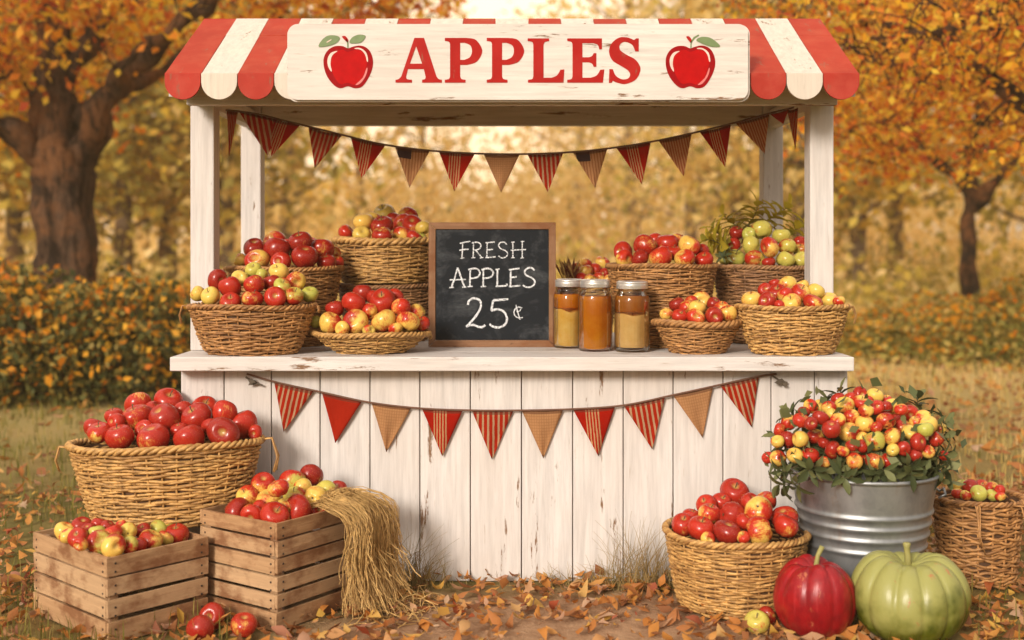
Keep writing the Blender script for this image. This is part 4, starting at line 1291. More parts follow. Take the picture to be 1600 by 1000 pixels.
BUCK = [
    [(1200, 715, 20, 'r'), (1216, 716, 26, 'b'), (1242, 712, 26, 'y'), (1266, 712, 28, 'r'), (1301, 703, 30, 'R'), (1317, 705, 21, 'o'), (1335, 721, 28, 'o'), (1351, 719, 18, 'r'), (1367, 721, 30, 'b'), (1386, 720, 25, 'r'), (1395, 703, 20, 'y'), (1412, 701, 24, 'R'), (1475, 712, 17, 'r'), (1288, 722, 20, 'o'), (1430, 712, 22, 'R'), (1450, 706, 22, 'o')],
    [(1215, 690, 22, 'y'), (1231, 687, 28, 'R'), (1251, 686, 28, 'y'), (1274, 682, 28, 'b'), (1299, 671, 30, 'R'), (1327, 676, 34, 'b'), (1367, 689, 34, 'g'), (1394, 682, 30, 'b'), (1422, 676, 25, 'y'), (1446, 671, 25, 'g'), (1463, 686, 25, 'r'), (1434, 691, 28, 'R'), (1287, 692, 20, 'R'), (1331, 697, 20, 'R'), (1347, 697, 21, 'R'), (1347, 684, 20, 'o')],
    [(1232, 660, 25, 'o'), (1252, 657, 27, 'o'), (1282, 653, 26, 'R'), (1309, 657, 25, 'o'), (1330, 652, 25, 'b'), (1351, 662, 32, 'b'), (1384, 658, 28, 'b'), (1398, 656, 23, 'R'), (1410, 667, 25, 'o'), (1451, 664, 28, 'l'), (1469, 669, 19, 'y'), (1218, 672, 22, 'r'), (1267, 662, 22, 'R'), (1431, 660, 22, 'o'), (1370, 668, 20, 'r')],
    [(1267, 635, 23, 'o'), (1280, 635, 22, 'y'), (1295, 637, 23, 'b'), (1320, 633, 30, 'y'), (1346, 629, 25, 'o'), (1353, 642, 24, 'b'), (1369, 637, 25, 'r'), (1383, 637, 23, 'R'), (1395, 635, 26, 'y'), (1422, 646, 29, 'r'), (1443, 652, 24, 'l'), (1299, 647, 20, 'y'), (1256, 644, 20, 'R'), (1408, 640, 20, 'o')],
    [(1310, 625, 24, 'R'), (1329, 621, 20, 'o'), (1344, 617, 25, 'R'), (1367, 618, 25, 'y'), (1355, 627, 20, 'r'), (1385, 626, 20, 'o')]]
heap([it + (i,) for i, row in enumerate(BUCK) for it in row], 'steel bucket', 'small apples heaped in the bucket', X(1340, 4.24), 4.265, .50, .345, .235, .33,
     ['lowest row', 'second row up', 'third row up', 'fourth row up', 'top row'])
for (px, py, d, Y, code, lab) in ((313, 983, 45, 3.84, 'R', 'red windfall apple nearest the low crate corner, in front of another'), (331, 965, 42, 3.97, 'R', 'dark red windfall apple behind another, between the two crates'), (381, 973, 44, 3.885, 'r', 'red windfall apple alone on leaves before the taller crate'),
                                  (1183, 975, 38, 3.93, 'g', 'yellow-green windfall apple lying before the round ground basket'), (1199, 966, 30, 4.02, 'R', 'small red windfall apple wedged behind the yellow-green one')):
    r = d / 2 * Y / FPX
    make_apple((X(px, Y), Y, r * .93), r, code, lab, 'windfall apples on the ground', stem=(code == 'g'))
# ------------------------------------------------------------------- leaves
M['laurel'] = leaf_mat('dark_green_leaf', [(0, (.065, .085, .035)), (.5, (.13, .16, .06)), (1, (.24, .25, .10))], .25, .45)
M['ygreen'] = leaf_mat('yellow_green_leaf', [(0, (.50, .42, .04)), (.6, (.68, .54, .05)), (1, (.30, .30, .04))], .45, .5)
M['sprigstem'] = plain('sprig_stem', (.10, .075, .03), .7)


def sprig_mesh(seed, length, nleaf, ll, lw, mat):
    rng = random.Random(seed)
    m = MB()
    pts = [Vector((0, .0, 0))]
    for i in range(1, 7):
        t = i / 6
        pts.append(Vector((.02 * math.sin(t * 3 + seed), .012 * math.sin(t * 5), length * t)))
    m.tube(pts, [.0028 * (1 - .6 * i / 6) for i in range(7)], 5, 1)
    for k in range(nleaf):
        t = .25 + .75 * (k + 1) / nleaf
        p = pts[min(6, int(t * 6))].lerp(pts[min(6, int(t * 6) + 1)], t * 6 - int(t * 6))
        ang = k * 2.4 + rng.uniform(-.4, .4)
        up = rng.uniform(.25, .9) if k < nleaf - 1 else 2.5
        d = Vector((math.cos(ang), math.sin(ang), up)).normalized()
        s = d.cross(Vector((0, 0, 1))); s = s.normalized() if s.length > .01 else Vector((1, 0, 0))
        nrm = s.cross(d)
        L = ll * rng.uniform(.75, 1.2); Wd = lw * rng.uniform(.8, 1.2)
        vs = []
        for q, wq in ((0, .06), (.22, .72), (.5, 1), (.78, .62), (1, .02)):
            c = p + d * L * q - Vector((0, 0, 1)) * L * .35 * q * q + nrm * .0
            for e in (-1, 0, 1): vs.append(c + s * e * Wd * wq * .5 + nrm * (.12 * Wd * abs(e)))
        fs = []
        for q in range(4):
            for e in range(2): fs.append((q * 3 + e, q * 3 + e + 1, q * 3 + e + 4, q * 3 + e + 3))
        m.add(vs, fs, 0)
    o = m.build('leaf_sprig', [mat, M['sprigstem']], smooth=True)
    me = o.data; bpy.data.objects.remove(o)
    return me


SPR = [sprig_mesh(s, .085, 12, .085, .025, M['laurel']) for s in (1, 2, 3)]
SPRY = [sprig_mesh(s, .13, 18, .075, .036, M['ygreen']) for s in (4, 5)]
bn = np.random.default_rng(3); nb_ = 650
u_ = bn.normal(size=(nb_, 3)); u_[:, 2] = np.abs(u_[:, 2]); u_ /= np.linalg.norm(u_, axis=1)[:, None]
bed = np_mesh('leaf_bed', leaf_verts(bn, u_ * np.array([.255, .215, .225]) * (.9 + .12 * bn.random(nb_))[:, None] + np.array([.0, 0, hb - .02]), .05 + .03 * bn.random(nb_)), 4, M['laurel'], parent=bucket)
nb_ = 80; u_ = bn.normal(size=(nb_, 3)); u_[:, 2] = np.abs(u_[:, 2]) * .8; u_[:, 1] = -np.abs(u_[:, 1]); u_ /= np.linalg.norm(u_, axis=1)[:, None]
np_mesh('loose_leaves', leaf_verts(bn, u_ * np.array([.345, .245, .30]) * (.93 + .16 * bn.random(nb_))[:, None] + np.array([.0, 0, hb + .02]), .035 + .035 * bn.random(nb_)), 4, M['laurel'], parent=bucket)


def sprig(me, pos, direction, label, group, roll=0, sc=1.0):
    o = bpy.data.objects.new('leaf_sprig', me); COL.objects.link(o)
    o.location = pos; o.scale = (sc,) * 3
    q = Vector(direction).normalized().to_track_quat('Z', 'Y')
    o.rotation_mode = 'QUATERNION'
    o.rotation_quaternion = q @ Euler((0, 0, roll)).to_quaternion()
    return tag(o, label, 'leaf sprig', group)


g = 'green sprigs in the steel bucket'
bx, by = BK
rg = random.Random(6)
for i, (px, py, Y, d, lab) in enumerate((
    (1236, 752, 4.10, (-.7, -.3, -.55), 'lowest drooping sprig over the bucket rim, next to the stand boards'),
    (1228, 735, 4.13, (-1, -.35, -.30), 'sprig sagging over the rim above the lowest drooping sprig'),
    (1230, 715, 4.18, (-1, -.1, .10), 'sprig pointing level out of the bucket toward the stand boards'),
    (1232, 690, 4.25, (-1, 0, .45), 'sprig rising slantwise from apples beside the stand boards'),
    (1250, 655, 4.30, (-.7, .1, .8), 'upper sprig behind the orange apples, against the stand boards'),
    (1322, 628, 4.32, (-.1, .2, 1), 'upright sprig at the very top of the bucket apples'),
    (1290, 640, 4.40, (-.3, .3, 1), 'half hidden upright sprig behind the upper bucket apples'),
    (1440, 640, 4.32, (.4, .2, 1), 'sprig standing up behind the pale yellow bucket apple'),
    (1462, 665, 4.27, (.9, 0, .6), 'sprig rising slantwise on the meadow side of the bucket'),
    (1462, 690, 4.20, (1, -.2, .3), 'sprig pointing out above the rim toward the ragged basket'),
    (1458, 718, 4.14, (1, -.3, .0), 'sprig lying level on the rim toward the ragged basket'),
    (1455, 738, 4.16, (.8, -.3, -.55), 'sprig drooping over the rim toward the ragged basket'),
    (1470, 730, 4.22, (.9, .1, -.8), 'longest sprig hanging beside the bucket near ragged basket'),
    (1270, 735, 4.05, (-.2, -.9, -.35), 'sprig spread over the front rim below the striped blush apple'),
    (1320, 738, 4.03, (.1, -1, -.1), 'sprig spread over the middle of the front rim'),
    (1372, 738, 4.03, (.25, -1, -.15), 'sprig on the front rim below the green apple'),
    (1420, 735, 4.05, (.4, -.9, -.2), 'sprig on the front rim below the deep red apples'))):
    c = P(px, py, Y)
    dv = Vector(d).normalized()
    sprig(SPR[i % 3], c - dv * .05, d, lab, g, rg.uniform(0, 6), rg.uniform(.85, 1.15))
g = 'yellow-green sprigs on the leafy basket'
for i, (px, py, Y, d, lab) in enumerate((
    (1140, 372, 5.22, (-.8, -.1, .35), 'yellow sprig jutting sideways toward the red basket'),
    (1140, 385, 5.12, (-.9, -.2, .0), 'yellow sprig drooping at the rim beside the red basket'),
    (1150, 362, 5.25, (-.4, .1, .9), 'yellow sprig standing behind the top deep red apple'),
    (1172, 352, 5.26, (.1, .1, 1), 'tallest yellow sprig at the middle of the leafy basket'),
    (1205, 352, 5.26, (.5, .0, .8), 'twiggy sprig leaning across the rear post'),
    (1236, 368, 5.24, (.6, 0, .7), 'yellow sprig near the front post above green apples'),
    (1248, 384, 5.20, (.7, -.1, .25), 'low yellow sprig tucked against the front post'))):
    c = P(px, py, Y)
    sprig(SPRY[i % 2], c - Vector(d).normalized() * .06, d, lab, g, rg.uniform(0, 6), rg.uniform(1.0, 1.3))
for (px, py, Y, d, lab) in ((1128, 398, 5.05, (-.5, -.5, .1), 'dark green sprig hanging at the leafy basket rim'), (1168, 360, 5.22, (.1, -.2, 1), 'dark green leaf sprig between top red and top green apples')):
    sprig(SPR[0], P(px, py, Y) - Vector(d).normalized() * .05, d, lab, g, 1, .6)
# dried stalks in the basket behind the jars
m = MB(); rg2 = random.Random(9)
st0 = P(893, 436, 5.2)
for k in range(26):
    a_ = rg2.uniform(-.55, .6); ln = rg2.uniform(.08, .14)
    p0 = Vector((rg2.uniform(-.025, .03), rg2.uniform(-.02, .02), -.03))
    d = Vector((math.sin(a_), rg2.uniform(-.2, .2), math.cos(a_)))
    m.tube([p0, p0 + d * ln * .5, p0 + d * ln * .8, p0 + d * ln], [.002, .003, .0055, .001], 5, k % 2)
o = m.build('dried_stalks', [plain('dry_russet_stalk', (.22, .055, .025), .8), M['straw']])
o.location = st0
tag(o, 'bunch of dried russet stalks sticking up behind the jars beside chalkboard', 'dried stalks')

# --------------------------------------------------------- straw on the crate
m = MB(); rg3 = random.Random(12)
for k in range(520):
    f = rg3.random()
    sx = -.735 + .10 * rg3.random(); sy = 4.13 + .22 * f
    ex = -.495 + .075 * rg3.random() - .10 * (1 - f) ; ey = 4.06 + .24 * f + rg3.uniform(-.02, .02)
    top = .395 + rg3.uniform(-.010, .022) + .02 * math.sin(f * 6)
    zend = rg3.choice((rg3.uniform(.015, .06), rg3.uniform(.02, .12), rg3.uniform(.05, .22)))
    lay = rg3.uniform(0, .035)
    pts = [Vector((sx, sy, .378 + lay * .4)), Vector((sx + .07, sy - .01, top + lay * .3)), Vector((ex - .10, ey + .01, top + .004 + lay * .2)), Vector((ex - .02, ey, top - .03)), Vector((ex + .004 + lay * .3, ey - .01, top - .10))]
    w1_, w2_ = rg3.uniform(-.022, .03), rg3.uniform(-.03, .03)
    curl = rg3.uniform(0, .09) if rg3.random() < .3 else rg3.uniform(-.01, .025)
    pts += [Vector((ex + w1_ * .5, ey - .012 + w2_ * .4, top - .10 - (top - .10 - zend) * .4)), Vector((ex + w1_ + curl * .4, ey - .015 + w2_ * .7, top - .10 - (top - .10 - zend) * .75)), Vector((ex + w1_ * 1.4 + curl, ey - .03 + w2_ - curl * .4, zend))]
    run = []
    for i in range(len(pts) - 1):
        p0, p1, p2, p3 = pts[max(0, i - 1)], pts[i], pts[i + 1], pts[min(len(pts) - 1, i + 2)]
        for q in range(2):
            t = q / 2
            run.append(.5 * ((2 * p1) + (p2 - p0) * t + (2 * p0 - 5 * p1 + 4 * p2 - p3) * t * t + (3 * p1 - p0 - 3 * p2 + p3) * t ** 3))
    run.append(pts[-1])
    for p in run:
        p.x += rg3.uniform(-.008, .008); p.y += rg3.uniform(-.007, .007); p.z += rg3.uniform(-.004, .005)
    m.tube(run, rg3.uniform(.0010, .0021), 4, 0, caps=False, flat=.6)
for k in range(90):       # loose ends curling on the ground beside it
    p = Vector((rg3.uniform(-.52, -.30), rg3.uniform(4.02, 4.34), rg3.uniform(.005, .03)))
    pts = [p]
    d = Vector((rg3.uniform(-1, 1), rg3.uniform(-.6, .6), rg3.uniform(0, 1.1)))
    for i in range(6):
        d += Vector((rg3.uniform(-.6, .6), rg3.uniform(-.5, .5), -.35))
        p = p + d.normalized() * .028; p.z = max(.004, p.z); pts.append(p)
    m.tube(pts, .0016, 4, 0, caps=False)
o = m.build('straw_bundle', M['straw'], smooth=True)
tag(o, 'golden straw bundle draped over the corner of the taller crate', 'straw')

# ------------------------------------------------------------------- ground
def ground_mat():
    a = N('autumn_ground')
    v = a.coord('Object', (1, 1, 1))
    n1 = a.noise(v, .9, 6, .65); n2 = a.noise(v, 9, 6, .7); n3 = a.noise(v, 60, 4, .7)
    soil = a.mix(a.ramp(n2, [(.3, 0), (.7, 1)]), (.27, .15, .08), (.44, .27, .155))
    soil = a.mix(a.ramp(n3, [(.5, 0), (.75, .5)]), soil, (.56, .38, .24))
    turf = a.mix(a.ramp(n2, [(.3, 0), (.7, 1)]), (.10, .085, .025), (.19, .155, .045))
    turf = a.mix(a.ramp(n1, [(.45, 0), (.65, .7)]), turf, (.24, .15, .055))
    sp = a.n('SeparateXYZ', {'Vector': a.n('TexCoord').outputs['Object']})
    x, y = sp.outputs[0], sp.outputs[1]
    # the trodden patch in front of the stand
    dx = a.math('DIVIDE', a.math('SUBTRACT', x, .15), 1.05); dy = a.math('DIVIDE', a.math('SUBTRACT', y, 3.7), .85)
    d = a.math('SQRT', a.math('ADD', a.math('MULTIPLY', dx, dx), a.math('MULTIPLY', dy, dy)))
    d = a.math('ADD', d, a.math('MULTIPLY', a.math('SUBTRACT', n1, .5), .9))
    col = a.mix(a.ramp(d, [(.75, 1), (1.15, 0)]), turf, soil)
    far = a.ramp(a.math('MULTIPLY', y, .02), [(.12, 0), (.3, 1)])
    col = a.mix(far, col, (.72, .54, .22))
    h = a.math('ADD', a.math('MULTIPLY', n2, .6), a.math('MULTIPLY', n3, .3))
    return a.done(col, .95, a.bump(h, .8, .03), Specular_IOR_Level=.1)


M['ground'] = ground_mat()
m = MB()
n = 24
xs = [-160, -60, -25] + [-12 + i for i in range(25)] + [25, 60, 160]
ysg = [-40, -10, 0] + [1 + i for i in range(22)] + [30, 45, 70, 110, 180]
for y in ysg:
    for x in xs:
        m.v.append((x, y, (.03 * math.sin(x * .7 + 1) * math.sin(y * .6) if (abs(x) > 3 or y > 7) and y > 5 else 0) - .002))
for j in range(len(ysg) - 1):
    for i in range(len(xs) - 1):
        k = j * len(xs) + i
        m.f.append((k, k + 1, k + len(xs) + 1, k + len(xs))); m.m.append(0)
tag(m.build('ground', M['ground'], smooth=True), kind='structure')

R8 = np.random.default_rng(8)


def blocked(x, y):
    """inside the stand or something standing on the ground"""
    b_ = (np.abs(x) < 1.33) & (y > 4.56) & (y < 5.8)
    for (cx, cy, r) in ((BK[0], BK[1], .18), (1.035, 3.93, .09), (1.342, 3.90, .13), (.826, 4.25, .20), (1.837, 4.56, .13), (-1.375, 4.06, .19), (-.835, 4.19, .17), (-1.2, 4.15, .14), (-1.18, 4.38, .12)):
        b_ |= (x - cx) ** 2 + (y - cy) ** 2 < r * r
    return b_


def field(n, x0, x1, y0, y1, rng, power=1.0):
    y = y0 + (y1 - y0) * rng.random(n) ** power
    x = (x0 + (x1 - x0) * rng.random(n)) * (y / y1 if False else 1)
    k = ~blocked(x, y)
    return x[k], y[k]


def blades(name, x, y, hgt, wid, mats, rng, label, bend=.5, z0=0.0):
    n = len(x)
    a_ = rng.random(n) * 2 * np.pi; le = rng.random(n) * bend * hgt
    dx, dy = np.cos(a_), np.sin(a_)
    v = np.zeros((n, 5, 3))
    px, py = -dy * wid, dx * wid
    v[:, 0] = np.stack([x - px, y - py, np.full(n, z0)], 1); v[:, 1] = np.stack([x + px, y + py, np.full(n, z0)], 1)
    mx, my = x + dx * le * .3, y + dy * le * .3
    v[:, 2] = np.stack([mx + px * .7, my + py * .7, hgt * .6 + z0], 1); v[:, 4] = np.stack([mx - px * .7, my - py * .7, hgt * .6 + z0], 1)
    v[:, 3] = np.stack([x + dx * le, y + dy * le, hgt + z0], 1)
    o = np_mesh(name, v, 5, mats, faces=[(0, 1, 2, 4), (4, 2, 3)])
    return tag(o, label, 'grass', kind='stuff')


M['grass'] = leaf_mat('autumn_grass', [(0, (.11, .125, .02)), (.5, (.23, .22, .04)), (.8, (.36, .29, .07)), (1, (.38, .28, .10))], .35, .7)
M['drygrass'] = leaf_mat('golden_dry_grass', [(0, (.56, .40, .11)), (.5, (.78, .58, .20)), (.8, (.88, .68, .32)), (1, (.52, .47, .13))], .4, .7)
# near lawn
x, y = field(110000, -7.4, 9.6, 3.4, 15.5, R8, 1.6)
nzv = np.sin(x * 3.1 + 1) * np.sin(y * 2.3) + np.sin(x * 7.3 + y * 5.1) * .5
inp = ((x - .15) / 1.15) ** 2 + ((y - 3.75) / .95) ** 2 < 1 + .25 * nzv
keep = (~inp) & (R8.random(len(x)) < np.where(x < 0, .85, .6)) & (R8.random(len(x)) < .55 + .4 * nzv)
x, y = x[keep], y[keep]
dry = (x > .8 + .35 * np.sin(y * 2)) & (y > 5.2) & (R8.random(len(x)) < .8)
for nm_, kk_, mt_, lb_ in (('lawn_grass', ~dry, 'grass', 'short olive grass around the stand'), ('dry_lawn_grass', dry, 'drygrass', 'short sun-bleached grass on the open side behind the bucket')):
    xx, yy = x[kk_], y[kk_]
    blades(nm_, xx, yy, (.03 + .065 * R8.random(len(xx))) * (1 + .05 * yy), (.0016 + .0016 * R8.random(len(xx))) * (yy / 4.5), M[mt_], R8, lb_)
# golden meadow behind
x, y = field(46000, -13, 14, 11.8, 27, R8, .8)
k = y > 11.8 + 3.6 * np.clip((x + 2) / 3, 0, 1); x, y = x[k], y[k]
blades('meadow_grass', x, y, .12 + .30 * R8.random(len(x)), .006 + .007 * R8.random(len(x)), M['drygrass'], R8, 'tall golden meadow grass before the wood')

# fallen leaves: small blades, folded at the midrib and curled
M['litter'] = leaf_mat('fallen_leaf', [(0, (.25, .10, .04)), (.2, (.42, .17, .055)), (.38, (.56, .22, .045)), (.55, (.62, .30, .07)), (.68, (.50, .29, .16)), (.8, (.68, .42, .08)), (.9, (.36, .07, .025)), (1, (.60, .43, .27))], .25, .65)
OV = np.array([[0, -.62, .0], [0, -.45, .0], [-.20, -.25, .03], [0, -.2, 0], [.20, -.25, .03], [-.29, .03, .06], [0, .05, -.01], [.29, .03, .06], [-.16, .32, .03], [0, .34, 0], [.16, .32, .03], [0, .55, .02]])
OVF = [(0, 2, 3), (0, 3, 4), (2, 5, 6, 3), (3, 6, 7, 4), (5, 8, 9, 6), (6, 9, 10, 7), (8, 11, 9), (9, 11, 10)]
# a lobed maple-like blade
ang = [-90, -60, -30, -10, 15, 40, 65, 90, 115, 140, 165, 190, 210, 240]
radl = [.45, .22, .36, .24, .52, .28, .38, .60, .38, .28, .52, .24, .36, .22]
MP = np.array([[0, 0, -.01]] + [[r * math.cos(math.radians(a_)), r * math.sin(math.radians(a_)), .05 + .25 * r * abs(math.cos(math.radians(a_))) ** 2 - .1 * r] for a_, r in zip(ang, radl)])
MPF = [(0, i, i % 14 + 1) for i in range(1, 15)]


def litter(name, n, x0, x1, y0, y1, smin, smax, tmpl, faces, seed, label, zmax=.03, dens=None, power=1.5):
    rng = np.random.default_rng(seed)
    x, y = field(n, x0, x1, y0, y1, rng, power)
    if dens is not None:
        k = rng.random(len(x)) < dens(x, y); x, y = x[k], y[k]
    n = len(x)
    s = smin + (smax - smin) * rng.random(n) ** 1.4
    yaw = rng.random(n) * 2 * np.pi; tx = rng.normal(0, .38, n); ty = rng.normal(0, .38, n)
    flip = np.where(rng.random(n) < .4, -1, 1)
    t = np.broadcast_to(tmpl, (n,) + tmpl.shape).copy()
    curl = rng.normal(.3, .55, n)
    t[:, :, 2] = t[:, :, 2] * flip[:, None] * (1 + rng.random(n)[:, None]) + curl[:, None] * (t[:, :, 1] ** 2) + rng.normal(0, .5, n)[:, None] * t[:, :, 0] * t[:, :, 1]
    t[:, :, 0] *= (.75 + .5 * rng.random(n))[:, None]
    t *= s[:, None, None]
    cy_, sy_ = np.cos(tx), np.sin(tx)
    Y2 = t[:, :, 1] * cy_[:, None] - t[:, :, 2] * sy_[:, None]; Z2 = t[:, :, 1] * sy_[:, None] + t[:, :, 2] * cy_[:, None]
    c2, s2 = np.cos(ty), np.sin(ty)
    X3 = t[:, :, 0] * c2[:, None] + Z2 * s2[:, None]; Z3 = -t[:, :, 0] * s2[:, None] + Z2 * c2[:, None]
    c3, s3 = np.cos(yaw), np.sin(yaw)
    V = np.stack([X3 * c3[:, None] - Y2 * s3[:, None] + x[:, None], X3 * s3[:, None] + Y2 * c3[:, None] + y[:, None], Z3], 2)
    V[:, :, 2] += (.004 + zmax * rng.random(n) ** 2 - np.minimum(0, V[:, :, 2].min(1)) * .8)[:, None]
    o = np_mesh(name, V, tmpl.shape[0], M['litter'], faces=faces, smooth=False)
    return tag(o, label, 'fallen leaves', kind='stuff')


side = lambda x, y: np.clip(.42 + .55 * (x > .6) + .35 * ((x < -.9) & (y < 4.6)) + .4 * ((np.abs(x) < 1.4) & (y > 4.05) & (y < 4.6)) + .25 * np.sin(x * 2.7) * np.sin(y * 3.1), .05, 1)
litter('fallen_leaves', 19000, -4.0, 4.6, 3.3, 6.4, .02, .072, OV, OVF, 1, 'curled brown and orange leaves fallen around the stand', .03, side, 1.2)
litter('fallen_lobed_leaves', 1800, -3.6, 4.2, 3.4, 6.2, .035, .075, MP, MPF, 2, 'lobed yellow and red leaves fallen around the stand', .04, side, 1.1)
litter('scattered_leaves', 15000, -6.5, 8, 5.8, 15, .05, .11, OV, OVF, 3, 'orange leaves scattered over the lawn behind the stand', .05, lambda x, y: np.where(x > 0, .5, .2), 1.2)

# dry grass and twigs at the foot of the boards
M['weed'] = leaf_mat('dry_weed', [(0, (.30, .20, .07)), (.5, (.45, .31, .12)), (1, (.20, .17, .06))], .2, .8)


def tuft(label, cx, cy, w, n, h, seed):
    rng = random.Random(seed); m = MB()
    for k in range(n):
        p = Vector((rng.gauss(0, w), rng.gauss(0, w * .16), 0))
        a_ = rng.uniform(0, 6.28); d = Vector((math.cos(a_) * .35, math.sin(a_) * .16, 1)).normalized()
        hh = h * rng.uniform(.35, 1) * math.exp(-abs(p.x) / (2.2 * w)); pts = [p]
        cu = Vector((rng.uniform(-1, 1), rng.uniform(-.4, .3), -.25)) * rng.uniform(.1, .9)
        for i in range(6):
            d = (d + cu * .35).normalized(); p = p + d * hh / 6; p.z = max(p.z, .003); pts.append(p)
        m.tube(pts, [rng.uniform(.0012, .0022) * (1 - .13 * i) for i in range(7)], 4, 0, caps=False)
    m.tube([(-w * 2, 0, -.004), (0, 0, -.003), (w * 2, 0, -.004)], .005, 5)
    o = m.build('grass_tuft', M['weed']); o.location = (cx, cy, 0)
    return tag(o, label, 'grass tuft', 'dry grass tufts at the stand foot')


tuft('tangled dry grass tuft between the straw and the white boards', -.42, 4.45, .09, 170, .34, 1)
tuft('tall wispy dry grass tuft just before the round ground basket', .50, 4.45, .10, 190, .38, 2)
tuft('low sparse dry grass tuft at the middle of the boards', .22, 4.50, .16, 60, .12, 3)


# --------------------------------------------------------------------- trees
def bark(name, c1, c2):
    a = N(name)
    n1 = a.noise(a.coord('Object', (9, 9, 1.6)), 1.2, 7, .7, .6); n2 = a.noise(a.coord('Object', (1, 1, 1)), 2.2, 5, .65)
    n3 = a.noise(a.coord('Object', (5, 5, 1.2), (2, 7, 1)), 1.6, 6, .7, 1.2)
    col = a.mix(a.ramp(n1, [(.38, 0), (.62, 1)]), c2, c1)
    col = a.mix(a.ramp(n2, [(.48, 0), (.62, .8)]), col, (.25, .105, .04))
    col = a.mix(a.ramp(n3, [(.52, 0), (.60, .85)]), col, tuple(c * .7 for c in c2))
    return a.done(col, .95, a.bump(a.math('ADD', n1, n3), 1.0, .08), Specular_IOR_Level=.1)


M['bark'] = bark('rough_bark', (.15, .085, .05), (.03, .018, .012))
M['bark2'] = bark('brown_bark', (.10, .058, .036), (.03, .018, .012))
M['leafgold'] = leaf_mat('gold_orange_leaf', [(0, (.62, .17, .012)), (.2, (.85, .33, .02)), (.5, (.92, .52, .03)), (.8, (.94, .66, .07)), (1, (.74, .48, .03))], .5)
M['leafrust'] = leaf_mat('rust_orange_leaf', [(0, (.42, .06, .014)), (.25, (.66, .15, .02)), (.55, (.80, .29, .03)), (.8, (.88, .48, .05)), (1, (.58, .34, .06))], .5)


def spline(pts, k=5):
    run = []
    for i in range(len(pts) - 1):
        p0, p1, p2, p3 = pts[max(0, i - 1)], pts[i], pts[i + 1], pts[min(len(pts) - 1, i + 2)]
        for q in range(k):
            t = q / k
            run.append(.5 * ((2 * p1) + (p2 - p0) * t + (2 * p0 - 5 * p1 + 4 * p2 - p3) * t * t + (3 * p1 - p0 - 3 * p2 + p3) * t ** 3))
    run.append(pts[-1].copy())
    return run


def big_tree(name, label, base, limbs, clusters, leaf_n, leaf_s, mats, bk, seed, spread, lumpy=.03, group=None):
    """limbs: [(points, r0, r1)], the first is the trunk; every cluster of leaves hangs on a twig from the nearest limb"""
    rng = random.Random(seed); nr = np.random.default_rng(seed)
    t = thing(name, label, 'tree', base, group=group)
    B = Vector(base)
    m = MB(); axis = []
    for li, (pts, r0, r1) in enumerate(limbs):
        run = spline([Vector(p) - B for p in pts], 6)
        n = len(run)
        rad_ = [(r0 + (r1 - r0) * (i / (n - 1)) ** .8) * (1 + rng.uniform(-.06, .06)) for i in range(n)]
        if li == 0:
            for i in range(min(5, n)): rad_[i] *= 1 + .5 * (1 - i / 5) ** 2
        m.tube(run, rad_, 14 if li < 3 else 9)
        axis += [(p, r) for p, r in zip(run, rad_)]
    base_n = len(axis)
    tw = MB()
    cl = []
    for (c, s) in clusters:
        c = Vector(c) - B
        p0, r0 = min(axis, key=lambda q: (q[0] - c).length + (.0 if q[1] < .16 else .4))
        mid = p0.lerp(c, .5) + Vector((rng.uniform(-.2, .2), rng.uniform(-.2, .2), rng.uniform(-.05, .25))) * (c - p0).length * .5
        run = spline([p0, mid, c], 5)
        k = len(run); rr = min(r0 * .55, .012 + .014 * (c - p0).length)
        tw.tube(run, [rr * (1 - .75 * i / (k - 1)) for i in range(k)], 5)
        axis += [(p, rr * .6) for p in run[3:]]
        for q in range(4):
            e = c + Vector((rng.gauss(0, s), rng.gauss(0, s), rng.gauss(0, s * .7)))
            st_ = run[rng.randint(3, k - 1)]
            tw.tube([st_, st_.lerp(e, .5) + Vector((0, 0, .05)), e], [.008, .006, .003], 4, caps=False)
            cl.append((e, s * .55))
        cl.append((c, s))
    # vertices pushed about so that the bark is lumpy
    trunk = m.build('trunk', bk, t, smooth=True)
    if lumpy:
        for v_ in trunk.data.vertices:
            q = v_.co
            d = lumpy * (math.sin(q.x * 17 + q.z * 3) + math.sin(q.y * 19 + q.z * 2.3 + 1) + .7 * math.sin(q.z * 9 + q.x * 8))
            v_.co = q + v_.normal * d
    tw.build('twigs', bk, t, smooth=True)
    C = np.array([[*c] for c, s in cl]); Sg = np.array([s for c, s in cl])
    idx = nr.integers(0, len(C), leaf_n)
    cen = C[idx] + nr.normal(size=(leaf_n, 3)) * Sg[idx][:, None] * np.array([1, 1, .75]) * spread
    sz = leaf_s * (.6 + .8 * nr.random(leaf_n))
    # each bough keeps mostly to one tone
    if len(mats) > 1:
        tone = nr.random(len(C)) ; mi = ((tone[idx] + .35 * nr.random(leaf_n)) > .68).astype(int)
    else: mi = None
    np_mesh('crown', leaf_verts(nr, cen, sz), 4, mats, mi, t)
    return t


